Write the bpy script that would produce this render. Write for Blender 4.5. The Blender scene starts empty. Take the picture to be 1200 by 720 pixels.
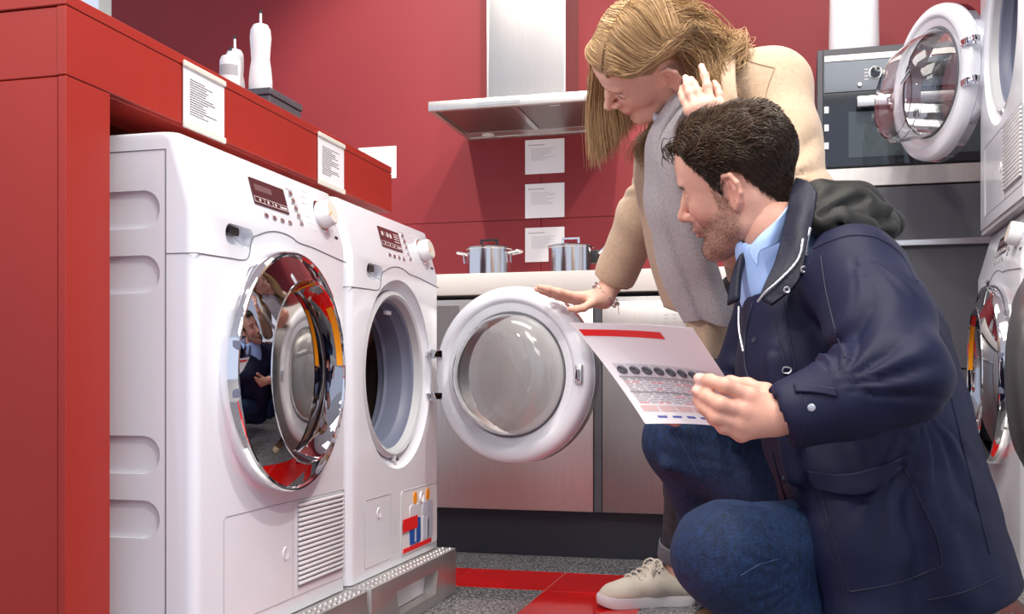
import bpy, bmesh, math, random
import numpy as np
from mathutils import Vector, Matrix, Euler
from mathutils.bvhtree import BVHTree
from mathutils.geometry import tessellate_polygon

# ------------------------------------------------------------------ camera
SC = bpy.context.scene
C = SC.collection
F_PX, CX, CY, CAM_H = 1250.0, 600.0, 450.0, 0.57
YAW = math.atan(330.0 / F_PX)
SY, CYAW = math.sin(YAW), math.cos(YAW)
cam_d = bpy.data.cameras.new('camera')
cam = bpy.data.objects.new('camera', cam_d)
C.objects.link(cam)
cam_d.sensor_width = 36.0
cam_d.sensor_fit = 'HORIZONTAL'
cam_d.lens = 36.0 * F_PX / 1200.0
cam_d.shift_y = (CY - 360.0) / 1200.0
cam_d.clip_start = 0.02
cam.location = (0, 0, CAM_H)
cam.rotation_euler = (math.pi / 2, 0, YAW)
SC.camera = cam

# ------------------------------------------------------------------ world and lamps
w = bpy.data.worlds.new('showroom_ambient')
SC.world = w
w.use_nodes = True
w.node_tree.nodes['Background'].inputs[0].default_value = (0.74, 0.81, 1.0, 1)
w.node_tree.nodes['Background'].inputs[1].default_value = 0.80


def area_lamp(name, loc, size, power, col=(1, 0.96, 0.9), target=None, size_y=None):
    d = bpy.data.lights.new(name, 'AREA')
    d.shape = 'RECTANGLE'
    d.size = size
    d.size_y = size_y or size
    d.energy = power
    d.color = col
    o = bpy.data.objects.new(name, d)
    o.location = loc
    if target is not None:
        o.rotation_euler = (Vector(target) - Vector(loc)).to_track_quat('-Z', 'Y').to_euler()
    C.objects.link(o)
    return o


def spot_lamp(name, loc, target, power, ang=70, col=(1, 0.93, 0.84), soft=0.04, blend=0.6):
    d = bpy.data.lights.new(name, 'SPOT')
    d.energy = power
    d.spot_size = math.radians(ang)
    d.spot_blend = blend
    d.shadow_soft_size = soft
    d.color = col
    o = bpy.data.objects.new(name, d)
    o.location = loc
    o.rotation_euler = (Vector(target) - Vector(loc)).to_track_quat('-Z', 'Y').to_euler()
    C.objects.link(o)
    return o


area_lamp('ceiling_panel_lamp', (0.1, 1.0, 3.05), 1.2, 40, size_y=1.6)
area_lamp('ceiling_panel_lamp', (-0.6, 2.9, 3.05), 1.2, 14, size_y=0.6)
area_lamp('ceiling_panel_lamp', (0.9, -1.2, 3.05), 1.6, 38, size_y=1.6)
area_lamp('next_bay_fill', (-3.4, 5.4, 2.9), 0.8, 60, col=(1, 0.9, 0.72))  # added fill, no known fitting: brightens the cream far wall
spot_lamp('track_or_fill_spot', (-1.55, 2.5, 2.95), (-1.35, 4.2, 1.45), 125, 60)
spot_lamp('track_or_fill_spot', (-0.55, 2.45, 2.95), (-1.5, 4.2, 1.2), 100, 60)
spot_lamp('track_or_fill_spot', (0.25, 2.6, 2.95), (-0.2, 4.2, 1.7), 85, 70)  # extra wall wash, added to lift the red wall right of the hood
spot_lamp('track_or_fill_spot', (0.35, 1.9, 2.95), (-1.05, 2.0, 0.95), 100, 62)
spot_lamp('track_or_fill_spot', (0.9, 0.2, 2.95), (-0.9, 2.0, 0.7), 100, 52)
spot_lamp('track_or_fill_spot', (-0.9, 1.0, 2.95), (0.1, 2.0, 0.8), 80, 60)
spot_lamp('track_or_fill_spot', (-2.2, -0.6, 2.95), (-0.2, 2.1, 0.9), 190, 34, soft=0.15)  # unseen fill added to brighten both faces, not a known fitting
spot_lamp('track_or_fill_spot', (-0.5, 1.6, 2.95), (0.5, 3.2, 1.2), 55, 60)

SC.view_settings.view_transform = 'Standard'
SC.view_settings.look = 'None'
SC.view_settings.gamma = 1.0
SC.view_settings.exposure = 0.28
SC.view_settings.use_curve_mapping = False
# ------------------------------------------------------------------ helpers
PI = math.pi


def PX(px, py, Z):
    """Point of the room at depth Z that the photograph shows at pixel (px, py)."""
    X = (px - CX) / F_PX * Z
    return Vector((X * CYAW - Z * SY, X * SY + Z * CYAW, CAM_H + (CY - py) / F_PX * Z))


CAM_R = Vector((CYAW, SY, 0))      # picture-right, picture-up and towards-camera in the room
CAM_U = Vector((0, 0, 1))
CAM_T = Vector((SY, -CYAW, 0))


def camdir(r, u, t):
    return (CAM_R * r + CAM_U * u + CAM_T * t).normalized()


def link(o, parent=None):
    C.objects.link(o)
    if parent is not None:
        o.parent = parent
    return o


def tag(o, label=None, cat=None, group=None, kind=None):
    if label: o['label'] = label
    if cat: o['category'] = cat
    if group: o['group'] = group
    if kind: o['kind'] = kind
    return o


def thing(name, label, cat, loc=(0, 0, 0), rz=0, group=None):
    o = bpy.data.objects.new(name, None)
    o.empty_display_size = 0.05
    o.location = loc
    o.rotation_euler = (0, 0, rz)
    C.objects.link(o)
    return tag(o, label, cat, group)


def mesh_obj(name, verts, faces, mat, parent=None, smooth=35, loc=None):
    me = bpy.data.meshes.new(name)
    me.from_pydata([tuple(v) for v in verts], [], [tuple(f) for f in faces])
    me.update()
    if smooth:
        me.shade_smooth()
        if smooth < 180:
            me.set_sharp_from_angle(angle=math.radians(smooth))
    if mat: me.materials.append(mat)
    o = bpy.data.objects.new(name, me)
    if loc is not None: o.location = loc
    return link(o, parent)


def np_obj(name, V, Q, mat, parent=None, col=None, smooth=True):
    """Mesh from numpy arrays of quads; col = per-vertex rgb."""
    me = bpy.data.meshes.new(name)
    V = np.asarray(V, dtype=np.float32)
    Q = np.asarray(Q, dtype=np.int32)
    n, m = len(V), len(Q)
    k = Q.shape[1]
    me.vertices.add(n)
    me.vertices.foreach_set('co', V.ravel())
    me.loops.add(m * k)
    me.loops.foreach_set('vertex_index', Q.ravel())
    me.polygons.add(m)
    me.polygons.foreach_set('loop_start', np.arange(0, m * k, k, dtype=np.int32))
    me.update(calc_edges=True)
    me.validate()
    if smooth: me.shade_smooth()
    if col is not None and len(me.vertices) == n:
        a = me.color_attributes.new('col', 'FLOAT_COLOR', 'POINT')
        c4 = np.ones((n, 4), dtype=np.float32)
        c4[:, :3] = col
        a.data.foreach_set('color', c4.ravel())
    if mat: me.materials.append(mat)
    o = bpy.data.objects.new(name, me)
    return link(o, parent)


class MB:
    """Collects simple solids; build() links them as one mesh object."""

    def __init__(s):
        s.v, s.f = [], []

    def add(s, v, f, M=None):
        o = len(s.v)
        s.v += [tuple((M @ Vector(p)) if M is not None else p) for p in v]
        s.f += [tuple(i + o for i in q) for q in f]
        return s

    def box(s, x0, x1, y0, y1, z0, z1, bev=0.0, seg=2, M=None):
        if bev <= 0:
            v = [(x, y, z) for x in (x0, x1) for y in (y0, y1) for z in (z0, z1)]
            f = [(0, 1, 3, 2), (4, 6, 7, 5), (0, 4, 5, 1), (2, 3, 7, 6), (0, 2, 6, 4), (1, 5, 7, 3)]
            return s.add(v, f, M)
        bm = bmesh.new()
        bmesh.ops.create_cube(bm, size=1)
        for q in bm.verts:
            q.co = ((x0 + x1) / 2 + q.co.x * (x1 - x0), (y0 + y1) / 2 + q.co.y * (y1 - y0), (z0 + z1) / 2 + q.co.z * (z1 - z0))
        bmesh.ops.bevel(bm, geom=bm.edges[:], offset=bev, segments=seg, profile=0.5, affect='EDGES')
        return s.bm(bm, M)

    def bm(s, bm, M=None):
        bm.verts.ensure_lookup_table()
        bm.verts.index_update()
        s.add([q.co[:] for q in bm.verts], [[q.index for q in p.verts] for p in bm.faces], M)
        bm.free()
        return s

    def lathe(s, prof, n=48, axis='z', center=(0, 0, 0), M=None, a0=0.0, a1=2 * PI, closed_prof=False):
        """prof: (radius, height). axis 'z' up; axis 'y' spins about y with height along y."""
        full = abs(a1 - a0 - 2 * PI) < 1e-6
        m = n if full else n + 1
        v, f = [], []
        for i in range(m):
            a = a0 + (a1 - a0) * i / n
            ca, sa = math.cos(a), math.sin(a)
            for r, h in prof:
                if axis == 'z': p = (r * ca, r * sa, h)
                elif axis == 'y': p = (r * ca, h, r * sa)
                else: p = (h, r * ca, r * sa)
                v.append((p[0] + center[0], p[1] + center[1], p[2] + center[2]))
        k = len(prof)
        for i in range(n):
            j = (i + 1) % m
            for q in range(k if closed_prof else k - 1):
                q2 = (q + 1) % k
                f.append((i * k + q, j * k + q, j * k + q2, i * k + q2))
        return s.add(v, f, M)

    def tube(s, pts, r, n=8, closed=False, caps=True, M=None, flat=None):
        """Tube along pts; r one radius or a list. flat=(normal, k): squash along a normal."""
        pts = [Vector(p) for p in pts]
        m = len(pts)
        rs = [r] * m if not hasattr(r, '__len__') else list(r)
        T = []
        for i in range(m):
            a = pts[(i - 1) % m] if closed or i > 0 else pts[i]
            b = pts[(i + 1) % m] if closed or i < m - 1 else pts[i]
            t = b - a
            T.append(t.normalized() if t.length > 1e-9 else Vector((0, 0, 1)))
        u = T[0].orthogonal().normalized()
        v, f = [], []
        for i in range(m):
            u = (u - T[i] * u.dot(T[i]))
            u = u.normalized() if u.length > 1e-6 else T[i].orthogonal().normalized()
            w2 = T[i].cross(u)
            for k in range(n):
                a = 2 * PI * k / n
                d = u * math.cos(a) * rs[i] + w2 * math.sin(a) * rs[i]
                if flat is not None:
                    nn = Vector(flat[0]).normalized()
                    d -= nn * d.dot(nn) * (1 - flat[1])
                v.append(tuple(pts[i] + d))
        for i in range(m if closed else m - 1):
            j = (i + 1) % m
            for k in range(n):
                k2 = (k + 1) % n
                f.append((i * n + k, i * n + k2, j * n + k2, j * n + k))
        if caps and not closed:
            f.append(tuple(reversed(range(n))))
            f.append(tuple((m - 1) * n + k for k in range(n)))
        return s.add(v, f, M)

    def prism(s, poly, z0, z1, M=None):
        """poly: 2-D outline (x, y) extruded in z from z0 to z1."""
        n = len(poly)
        v = [(x, y, z0) for x, y in poly] + [(x, y, z1) for x, y in poly]
        f = [tuple(reversed(range(n))), tuple(range(n, 2 * n))]
        f += [(i, (i + 1) % n, n + (i + 1) % n, n + i) for i in range(n)]
        return s.add(v, f, M)

    def build(s, name, mat, parent=None, smooth=35):
        bm = bmesh.new()
        vs = [bm.verts.new(p) for p in s.v]
        for q in s.f:
            try: bm.faces.new([vs[i] for i in q])
            except ValueError: pass
        bmesh.ops.recalc_face_normals(bm, faces=bm.faces[:])
        me = bpy.data.meshes.new(name)
        bm.to_mesh(me)
        bm.free()
        if smooth:
            me.shade_smooth()
            if smooth < 180: me.set_sharp_from_angle(angle=math.radians(smooth))
        if mat: me.materials.append(mat)
        return link(bpy.data.objects.new(name, me), parent)


def rrect(x0, x1, y0, y1, r, n=5):
    """Rounded rectangle outline, counter-clockwise."""
    out = []
    for cx, cy, a in ((x1 - r, y0 + r, -PI / 2), (x1 - r, y1 - r, 0), (x0 + r, y1 - r, PI / 2), (x0 + r, y0 + r, PI)):
        for i in range(n + 1):
            b = a + PI / 2 * i / n
            out.append((cx + r * math.cos(b), cy + r * math.sin(b)))
    return out


XZ = Matrix(((1, 0, 0, 0), (0, 0, -1, 0), (0, 1, 0, 0), (0, 0, 0, 1)))   # outline (x, y) -> (x, ., z), extruded towards -y


def cut(o, cutter):
    """Boolean difference, applied; the cutter is removed."""
    par, o.parent = o.parent, None
    m = o.modifiers.new('cut', 'BOOLEAN')
    m.operation = 'DIFFERENCE'
    m.solver = 'EXACT'
    m.object = cutter
    dg = bpy.context.evaluated_depsgraph_get()
    me = bpy.data.meshes.new_from_object(o.evaluated_get(dg))
    o.modifiers.clear()
    o.parent = par
    old = o.data
    o.data = me
    me.name = old.name
    bpy.data.meshes.remove(old)
    bpy.data.objects.remove(cutter)
    me.shade_smooth()
    me.set_sharp_from_angle(angle=math.radians(30))


def copy_tree(o, parent=None):
    c = o.copy()
    C.objects.link(c)
    if parent is not None:
        c.parent = parent
    for ch in list(o.children):
        copy_tree(ch, c)
    return c


def spline(pts, n=8, closed=False):
    """Catmull-Rom through pts, n steps a span."""
    P = [np.array(p, dtype=float) for p in pts]
    m = len(P)
    out = []
    for i in range(m if closed else m - 1):
        g = lambda k: P[k % m] if closed else P[min(max(k, 0), m - 1)]
        p0, p1, p2, p3 = g(i - 1), g(i), g(i + 1), g(i + 2)
        for k in range(n):
            t = k / n
            out.append(0.5 * (2 * p1 + (p2 - p0) * t + (2 * p0 - 5 * p1 + 4 * p2 - p3) * t * t + (3 * p1 - p0 - 3 * p2 + p3) * t ** 3))
    if not closed: out.append(P[-1])
    return [Vector(q) if len(q) == 3 else q for q in out]


# ------------------------------------------------------------------ materials
def mat(name, col, rough=0.5, metal=0.0, coat=0.0, noise=None, bump=None, trans=0.0, ior=1.45, emit=None, sheen=0.0, spec=0.5, attr=False, sss=0.0):
    """Principled material. noise=(scale, amount[, stretch]) varies the colour; bump=(scale, strength[, stretch]); attr multiplies the colour attribute."""
    m = bpy.data.materials.new(name)
    m.use_nodes = True
    nt = m.node_tree
    b = nt.nodes['Principled BSDF']
    I = b.inputs
    I['Base Color'].default_value = (*col, 1)
    I['Roughness'].default_value = rough
    I['Metallic'].default_value = metal
    I['Coat Weight'].default_value = coat
    I['Coat Roughness'].default_value = 0.06
    I['Transmission Weight'].default_value = trans
    I['IOR'].default_value = ior
    I['Specular IOR Level'].default_value = spec
    I['Sheen Weight'].default_value = sheen
    if sss:
        I['Subsurface Weight'].default_value = sss
        I['Subsurface Radius'].default_value = (0.012, 0.005, 0.003)
    if emit:
        I['Emission Color'].default_value = (*emit[0], 1)
        I['Emission Strength'].default_value = emit[1]
    tc = None

    def coords(stretch):
        nonlocal tc
        if tc is None: tc = nt.nodes.new('ShaderNodeTexCoord')
        if stretch is None: return tc.outputs['Object']
        mp = nt.nodes.new('ShaderNodeMapping')
        mp.inputs['Scale'].default_value = stretch
        nt.links.new(tc.outputs['Object'], mp.inputs['Vector'])
        return mp.outputs['Vector']

    base = None
    if attr:
        at = nt.nodes.new('ShaderNodeAttribute')
        at.attribute_name = 'col'
        base = at.outputs['Color']
    if noise:
        n = nt.nodes.new('ShaderNodeTexNoise')
        n.inputs['Scale'].default_value = noise[0]
        n.inputs['Detail'].default_value = 4
        nt.links.new(coords(noise[2] if len(noise) > 2 else None), n.inputs['Vector'])
        r = nt.nodes.new('ShaderNodeMapRange')
        r.inputs['From Min'].default_value = 0.25
        r.inputs['From Max'].default_value = 0.75
        r.inputs['To Min'].default_value = 1 - noise[1]
        r.inputs['To Max'].default_value = 1 + noise[1]
        nt.links.new(n.outputs['Fac'], r.inputs['Value'])
        mx = nt.nodes.new('ShaderNodeVectorMath')
        mx.operation = 'SCALE'
        if base is not None: nt.links.new(base, mx.inputs[0])
        else: mx.inputs[0].default_value = col
        nt.links.new(r.outputs['Result'], mx.inputs['Scale'])
        base = mx.outputs['Vector']
    if base is not None: nt.links.new(base, I['Base Color'])
    if bump:
        n = nt.nodes.new('ShaderNodeTexNoise')
        n.inputs['Scale'].default_value = bump[0]
        n.inputs['Detail'].default_value = 3
        nt.links.new(coords(bump[2] if len(bump) > 2 else None), n.inputs['Vector'])
        bp = nt.nodes.new('ShaderNodeBump')
        bp.inputs['Strength'].default_value = bump[1]
        bp.inputs['Distance'].default_value = 0.004
        nt.links.new(n.outputs['Fac'], bp.inputs['Height'])
        nt.links.new(bp.outputs['Normal'], I['Normal'])
    return m


def granite_mat():
    m = mat('grey_granite', (0.1, 0.1, 0.11), rough=0.07)
    nt = m.node_tree
    b = nt.nodes['Principled BSDF']
    tc = nt.nodes.new('ShaderNodeTexCoord')
    n1 = nt.nodes.new('ShaderNodeTexNoise'); n1.inputs['Scale'].default_value = 120; n1.inputs['Detail'].default_value = 5
    n2 = nt.nodes.new('ShaderNodeTexVoronoi'); n2.inputs['Scale'].default_value = 160
    for n in (n1, n2): nt.links.new(tc.outputs['Object'], n.inputs['Vector'])
    mx = nt.nodes.new('ShaderNodeMath'); mx.operation = 'MULTIPLY'
    nt.links.new(n1.outputs['Fac'], mx.inputs[0]); nt.links.new(n2.outputs['Distance'], mx.inputs[1])
    cr = nt.nodes.new('ShaderNodeValToRGB')
    e = cr.color_ramp.elements
    e[0].position, e[0].color = 0.10, (0.012, 0.012, 0.014, 1)
    e[1].position, e[1].color = 0.42, (0.36, 0.35, 0.36, 1)
    nt.links.new(mx.outputs[0], cr.inputs[0]); nt.links.new(cr.outputs[0], b.inputs['Base Color'])
    return m


M = {}
M['white'] = mat('white_enamel', (0.79, 0.81, 0.87), 0.22, coat=0.5)
M['white_plastic'] = mat('white_plastic', (0.82, 0.82, 0.84), 0.3)
M['seam'] = mat('panel_gap', (0.13, 0.13, 0.15), 0.7)
M['chrome'] = mat('chrome', (0.86, 0.87, 0.9), 0.05, 1.0)
M['satin'] = mat('satin_metal', (0.7, 0.7, 0.7), 0.3, 1.0)
M['steel'] = mat('brushed_steel', (0.66, 0.63, 0.60), 0.42, 1.0, noise=(6, 0.06, (40, 1, 1)), bump=(60, 0.03, (30, 1, 1)))
M['chimney'] = mat('chimney_steel', (0.50, 0.48, 0.46), 0.4, 1.0, noise=(5, 0.04, (40, 1, 1)))
M['plinth'] = mat('plinth_steel', (0.62, 0.60, 0.59), 0.36, 0.85, noise=(5, 0.04, (1, 30, 1)))
M['steel_pot'] = mat('polished_steel', (0.72, 0.71, 0.7), 0.16, 1.0)
M['gunmetal'] = mat('grey_steel_front', (0.33, 0.32, 0.32), 0.38, 0.75, noise=(5, 0.06, (30, 1, 1)))
M['mirror'] = mat('dark_mirror_glass', (0.42, 0.42, 0.45), 0.02, 1.0)
M['lens'] = mat('tinted_lens_mirror', (0.52, 0.49, 0.47), 0.05, 1.0)
M['smoke'] = mat('smoked_glass', (0.05, 0.05, 0.06), 0.03, 0.0, coat=1.0, spec=0.9)
M['glass'] = mat('clear_glass', (0.97, 0.98, 0.98), 0.01, trans=1.0, ior=1.45)
M['black'] = mat('black_plastic', (0.015, 0.015, 0.018), 0.35)
M['display'] = mat('display_window', (0.055, 0.022, 0.026), 0.12, coat=0.6)
M['print'] = mat('white_print', (0.75, 0.7, 0.7), 0.6)
M['greyprint'] = mat('grey_print', (0.42, 0.42, 0.44), 0.7)
M['darkprint'] = mat('dark_print', (0.10, 0.10, 0.12), 0.7)
M['orange'] = mat('orange_sticker', (0.95, 0.36, 0.01), 0.4)
M['redmark'] = mat('red_print', (0.80, 0.012, 0.012), 0.45)
M['blueliquid'] = mat('blue_detergent', (0.02, 0.10, 0.42), 0.3)
M['paleblue'] = mat('pale_detergent', (0.55, 0.60, 0.72), 0.3)
M['gasket'] = mat('blue_grey_rubber', (0.17, 0.19, 0.27), 0.45)
M['gasket_light'] = mat('pale_grey_rubber', (0.55, 0.56, 0.58), 0.4)
M['drum'] = mat('drum_steel', (0.35, 0.28, 0.24), 0.3, 1.0)
M['redlam'] = mat('red_laminate', (0.35, 0.022, 0.013), 0.42, noise=(3, 0.03))
M['redwall'] = mat('red_wall_panel', (0.225, 0.016, 0.022), 0.6, noise=(2, 0.03), bump=(300, 0.03))
M['redtile'] = mat('red_floor_tile', (0.62, 0.008, 0.006), 0.08, noise=(40, 0.06))
M['granite'] = granite_mat()
M['grout'] = mat('grout', (0.45, 0.42, 0.40), 0.8)
M['cream'] = mat('cream_wall', (0.86, 0.80, 0.66), 0.8)
M['ceil'] = mat('ceiling_paint', (0.8, 0.8, 0.8), 0.9)
M['counter'] = mat('counter_top', (0.78, 0.74, 0.69), 0.3)
M['kick'] = mat('dark_plinth', (0.024, 0.024, 0.034), 0.45)
M['anthracite'] = mat('anthracite_front', (0.085, 0.085, 0.1), 0.5)
M['ovenglass'] = mat('oven_glass', (0.012, 0.016, 0.022), 0.04, coat=1.0)
M['paper'] = mat('paper', (0.83, 0.80, 0.82), 0.6)
M['cardholder'] = mat('card_holder', (0.72, 0.70, 0.62), 0.35)
M['ceramic'] = mat('white_ceramic', (0.84, 0.83, 0.84), 0.12, coat=0.4)
M['frost'] = mat('frosted_plastic', (0.85, 0.85, 0.86), 0.5, trans=0.4)
# ------------------------------------------------------------------ setting
def slab(name, x0, x1, y0, y1, z0, z1, m, parent=None, bev=0.0, kind='structure', label=None):
    o = MB().box(x0, x1, y0, y1, z0, z1, bev).build(name, m, parent)
    if parent is None: tag(o, label, kind=kind)
    return o


floor = slab('floor', -4.5, 3.5, -3.0, 6.6, -0.10, -0.003, M['grout'], label='floor of polished granite and red tiles')
TS, JX, JY = 0.29, -0.955, 3.155
tile_me = {}
for key in ('granite', 'redtile'):
    t = MB().box(0.0016, TS - 0.0016, 0.0016, TS - 0.0016, -0.02, 0, 0.0006, 1).build('tile', M[key])
    tile_me[key] = t.data
    bpy.data.objects.remove(t)
for i in range(-2, 7):
    for j in range(-9, 1):
        x, y = JX + i * TS, JY + j * TS
        red = (j == -1 and i >= -2) or (i == 1 and j <= -1)
        o = bpy.data.objects.new('tile', tile_me['redtile' if red else 'granite'])
        o.location = (x, y, 0)
        link(o, floor)

slab('ceiling', -4.5, 3.5, -3.0, 6.6, 3.2, 3.3, M['ceil'], label='white showroom ceiling')
WY = 4.2
wall = slab('wall_back', -2.975, 2.6, WY, WY + 0.12, 0, 3.2, M['seam'], label='dark red panelled back wall')
# panels with thin joints: rows meet at the seam behind the pots, columns at the hood
xs = [-2.975, -0.985, 2.6]
for a, b in zip(xs, xs[1:]):
    for z0, z1 in ((0, 1.235), (1.235, 3.2)):
        MB().box(a + 0.001, b - 0.001, WY - 0.012, WY + 0.002, z0 + 0.001, z1 - 0.001, 0.0008, 1).build('panel', M['redwall'], wall)
slab('wall_far', -4.5, -2.0, 6.2, 6.3, 0, 3.2, M['cream'], label='cream wall of the next bay, seen past the red wall')
# ------------------------------------------------------------------ washing machines and dryers
MW, MD, MHT, DZ = 0.302, 0.60, 0.86, 0.468      # half width, depth, height, porthole centre height
SLOPE = Matrix.Rotation(math.atan2(0.034, 0.12), 4, 'X')


def slope_at(x, z):
    """Matrix of the sloping control panel: x right, y up the slope, z out of it."""
    y = 0.034 * (z - 0.735) / 0.12
    X, Y = Vector((1, 0, 0)), Vector((0, 0.034, 0.12)).normalized()
    Z = X.cross(Y)
    m = Matrix((X, Y, Z)).transposed().to_4x4()
    m.translation = (x, y, z)
    return m


def make_body(parent, hole=None, pull=True, pads=True):
    prof = [(0, 0), (0, 0.735), (0.034, 0.855), (0.040, 0.86), (MD, 0.86), (MD, 0)]
    bm = bmesh.new()
    L = [bm.verts.new((-MW, y, z)) for y, z in prof]
    R = [bm.verts.new((MW, y, z)) for y, z in prof]
    n = len(prof)
    bm.faces.new(L); bm.faces.new(list(reversed(R)))
    for i in range(n): bm.faces.new((L[i], R[i], R[(i + 1) % n], L[(i + 1) % n]))
    bmesh.ops.recalc_face_normals(bm, faces=bm.faces[:])
    ed = [e for e in bm.edges if abs(e.verts[0].co.x - e.verts[1].co.x) < 1e-6 and max(v.co.y for v in e.verts) < 0.05]
    top = [e for e in bm.edges if all(v.co.z > 0.85 for v in e.verts) and e not in ed]
    bmesh.ops.bevel(bm, geom=ed, offset=0.02, segments=5, profile=0.5, affect='EDGES')
    bmesh.ops.bevel(bm, geom=[e for e in bm.edges if all(v.co.z > 0.857 for v in e.verts) and len(e.link_faces) == 2 and e.calc_face_angle(0) > 0.4], offset=0.006, segments=3, profile=0.5, affect='EDGES')
    bmesh.ops.recalc_face_normals(bm, faces=bm.faces[:])
    o = MB().bm(bm).build('body', M['white'], parent, smooth=30)
    if hole:
        cut(o, MB().lathe([(0, -0.1), (hole, -0.1), (hole, 0.42), (0, 0.42)], 72, 'y', (0, 0, DZ)).build('c', None))
        cut(o, MB().lathe([(0, -0.1), (0.236, -0.1), (0.232, 0.004), (0.222, 0.016), (0.206, 0.022), (0, 0.022)], 72, 'y', (0, 0, DZ)).build('c', None))
    if pull:
        cut(o, MB().prism(rrect(-0.208, -0.108, 0.686, 0.722, 0.0175), -0.02, 0.05, XZ).build('c', None))
    if pads:
        mtx = Matrix(((0, 0, 1, -MW), (1, 0, 0, 0), (0, 1, 0, 0), (0, 0, 0, 1)))
        for z in (0.7325, 0.6255, 0.3275, 0.221):
            cut(o, MB().prism(rrect(0.066, 0.42, z - 0.0315, z + 0.0315, 0.031, 8), -0.02, 0.007, mtx).build('c', None))
    return o


def seams(parent, kind):
    arc = [(-MW + 0.002, 0.658), (-0.2, 0.6615), (-0.15, 0.6635), (-0.128, 0.672)]
    for k in range(0, 9):
        a = math.radians(116 - k * 5.2)
        arc.append((0.264 * math.cos(a), DZ + 0.264 * math.sin(a)))
    arc += [(0.13, 0.7205), (0.2, 0.7155), (MW - 0.002, 0.708)]
    b = MB().tube([(x, -0.0002, z) for x, z in spline([np.array(p) for p in arc], 5)], 0.0011, 6)
    b.tube([(-MW - 0.0002, 0.055, 0.0), (-MW - 0.0002, 0.055, 0.83), (-MW - 0.0002, 0.6, 0.83)], 0.0011, 6)
    b.tube([(-MW - 0.0002, 0.0, 0.658), (-MW - 0.0002, 0.055, 0.6585)], 0.0008, 6)
    b.build('panel_seam', M['seam'], parent)
    g = MB()
    if kind == 'dryer':
        g.tube([(x, -0.0002, z) for x, z in rrect(-0.214, 0.29, 0.03, 0.217, 0.008)], 0.0009, 6, closed=True)
        g.tube([(0.046, -0.0002, 0.03), (0.046, -0.0002, 0.217)], 0.0006, 6)
        g.build('service_flap_edge', M['greyprint'], parent)
        gr = MB().prism(rrect(0.066, 0.283, 0.044, 0.212, 0.004), 0.0002, 0.0006, XZ).build('louvre_backing', M['greyprint'], parent)
        for k in range(17):
            z = 0.050 + k * 0.0096
            MB().box(0.068, 0.281, -0.006, 0.0015, z, z + 0.0058, 0.0018, 2).build('louvre_slat', M['white_plastic'], parent)
        MB().lathe([(0, -0.0008), (0.008, -0.0010), (0.0115, -0.0022), (0.0135, 0.0003)], 20, 'y', (0.016, 0, 0.12)).build('flap_catch', M['white'], parent)
    else:
        g.tube([(x, -0.0002, z) for x, z in rrect(-0.222, -0.058, 0.024, 0.18, 0.01)], 0.0009, 6, closed=True)
        g.build('service_flap_edge', M['greyprint'], parent)
        MB().lathe([(0, -0.0008), (0.008, -0.0010), (0.0115, -0.0022), (0.0135, 0.0003)], 20, 'y', (-0.135, 0, 0.142)).build('flap_catch', M['white'], parent)


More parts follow.
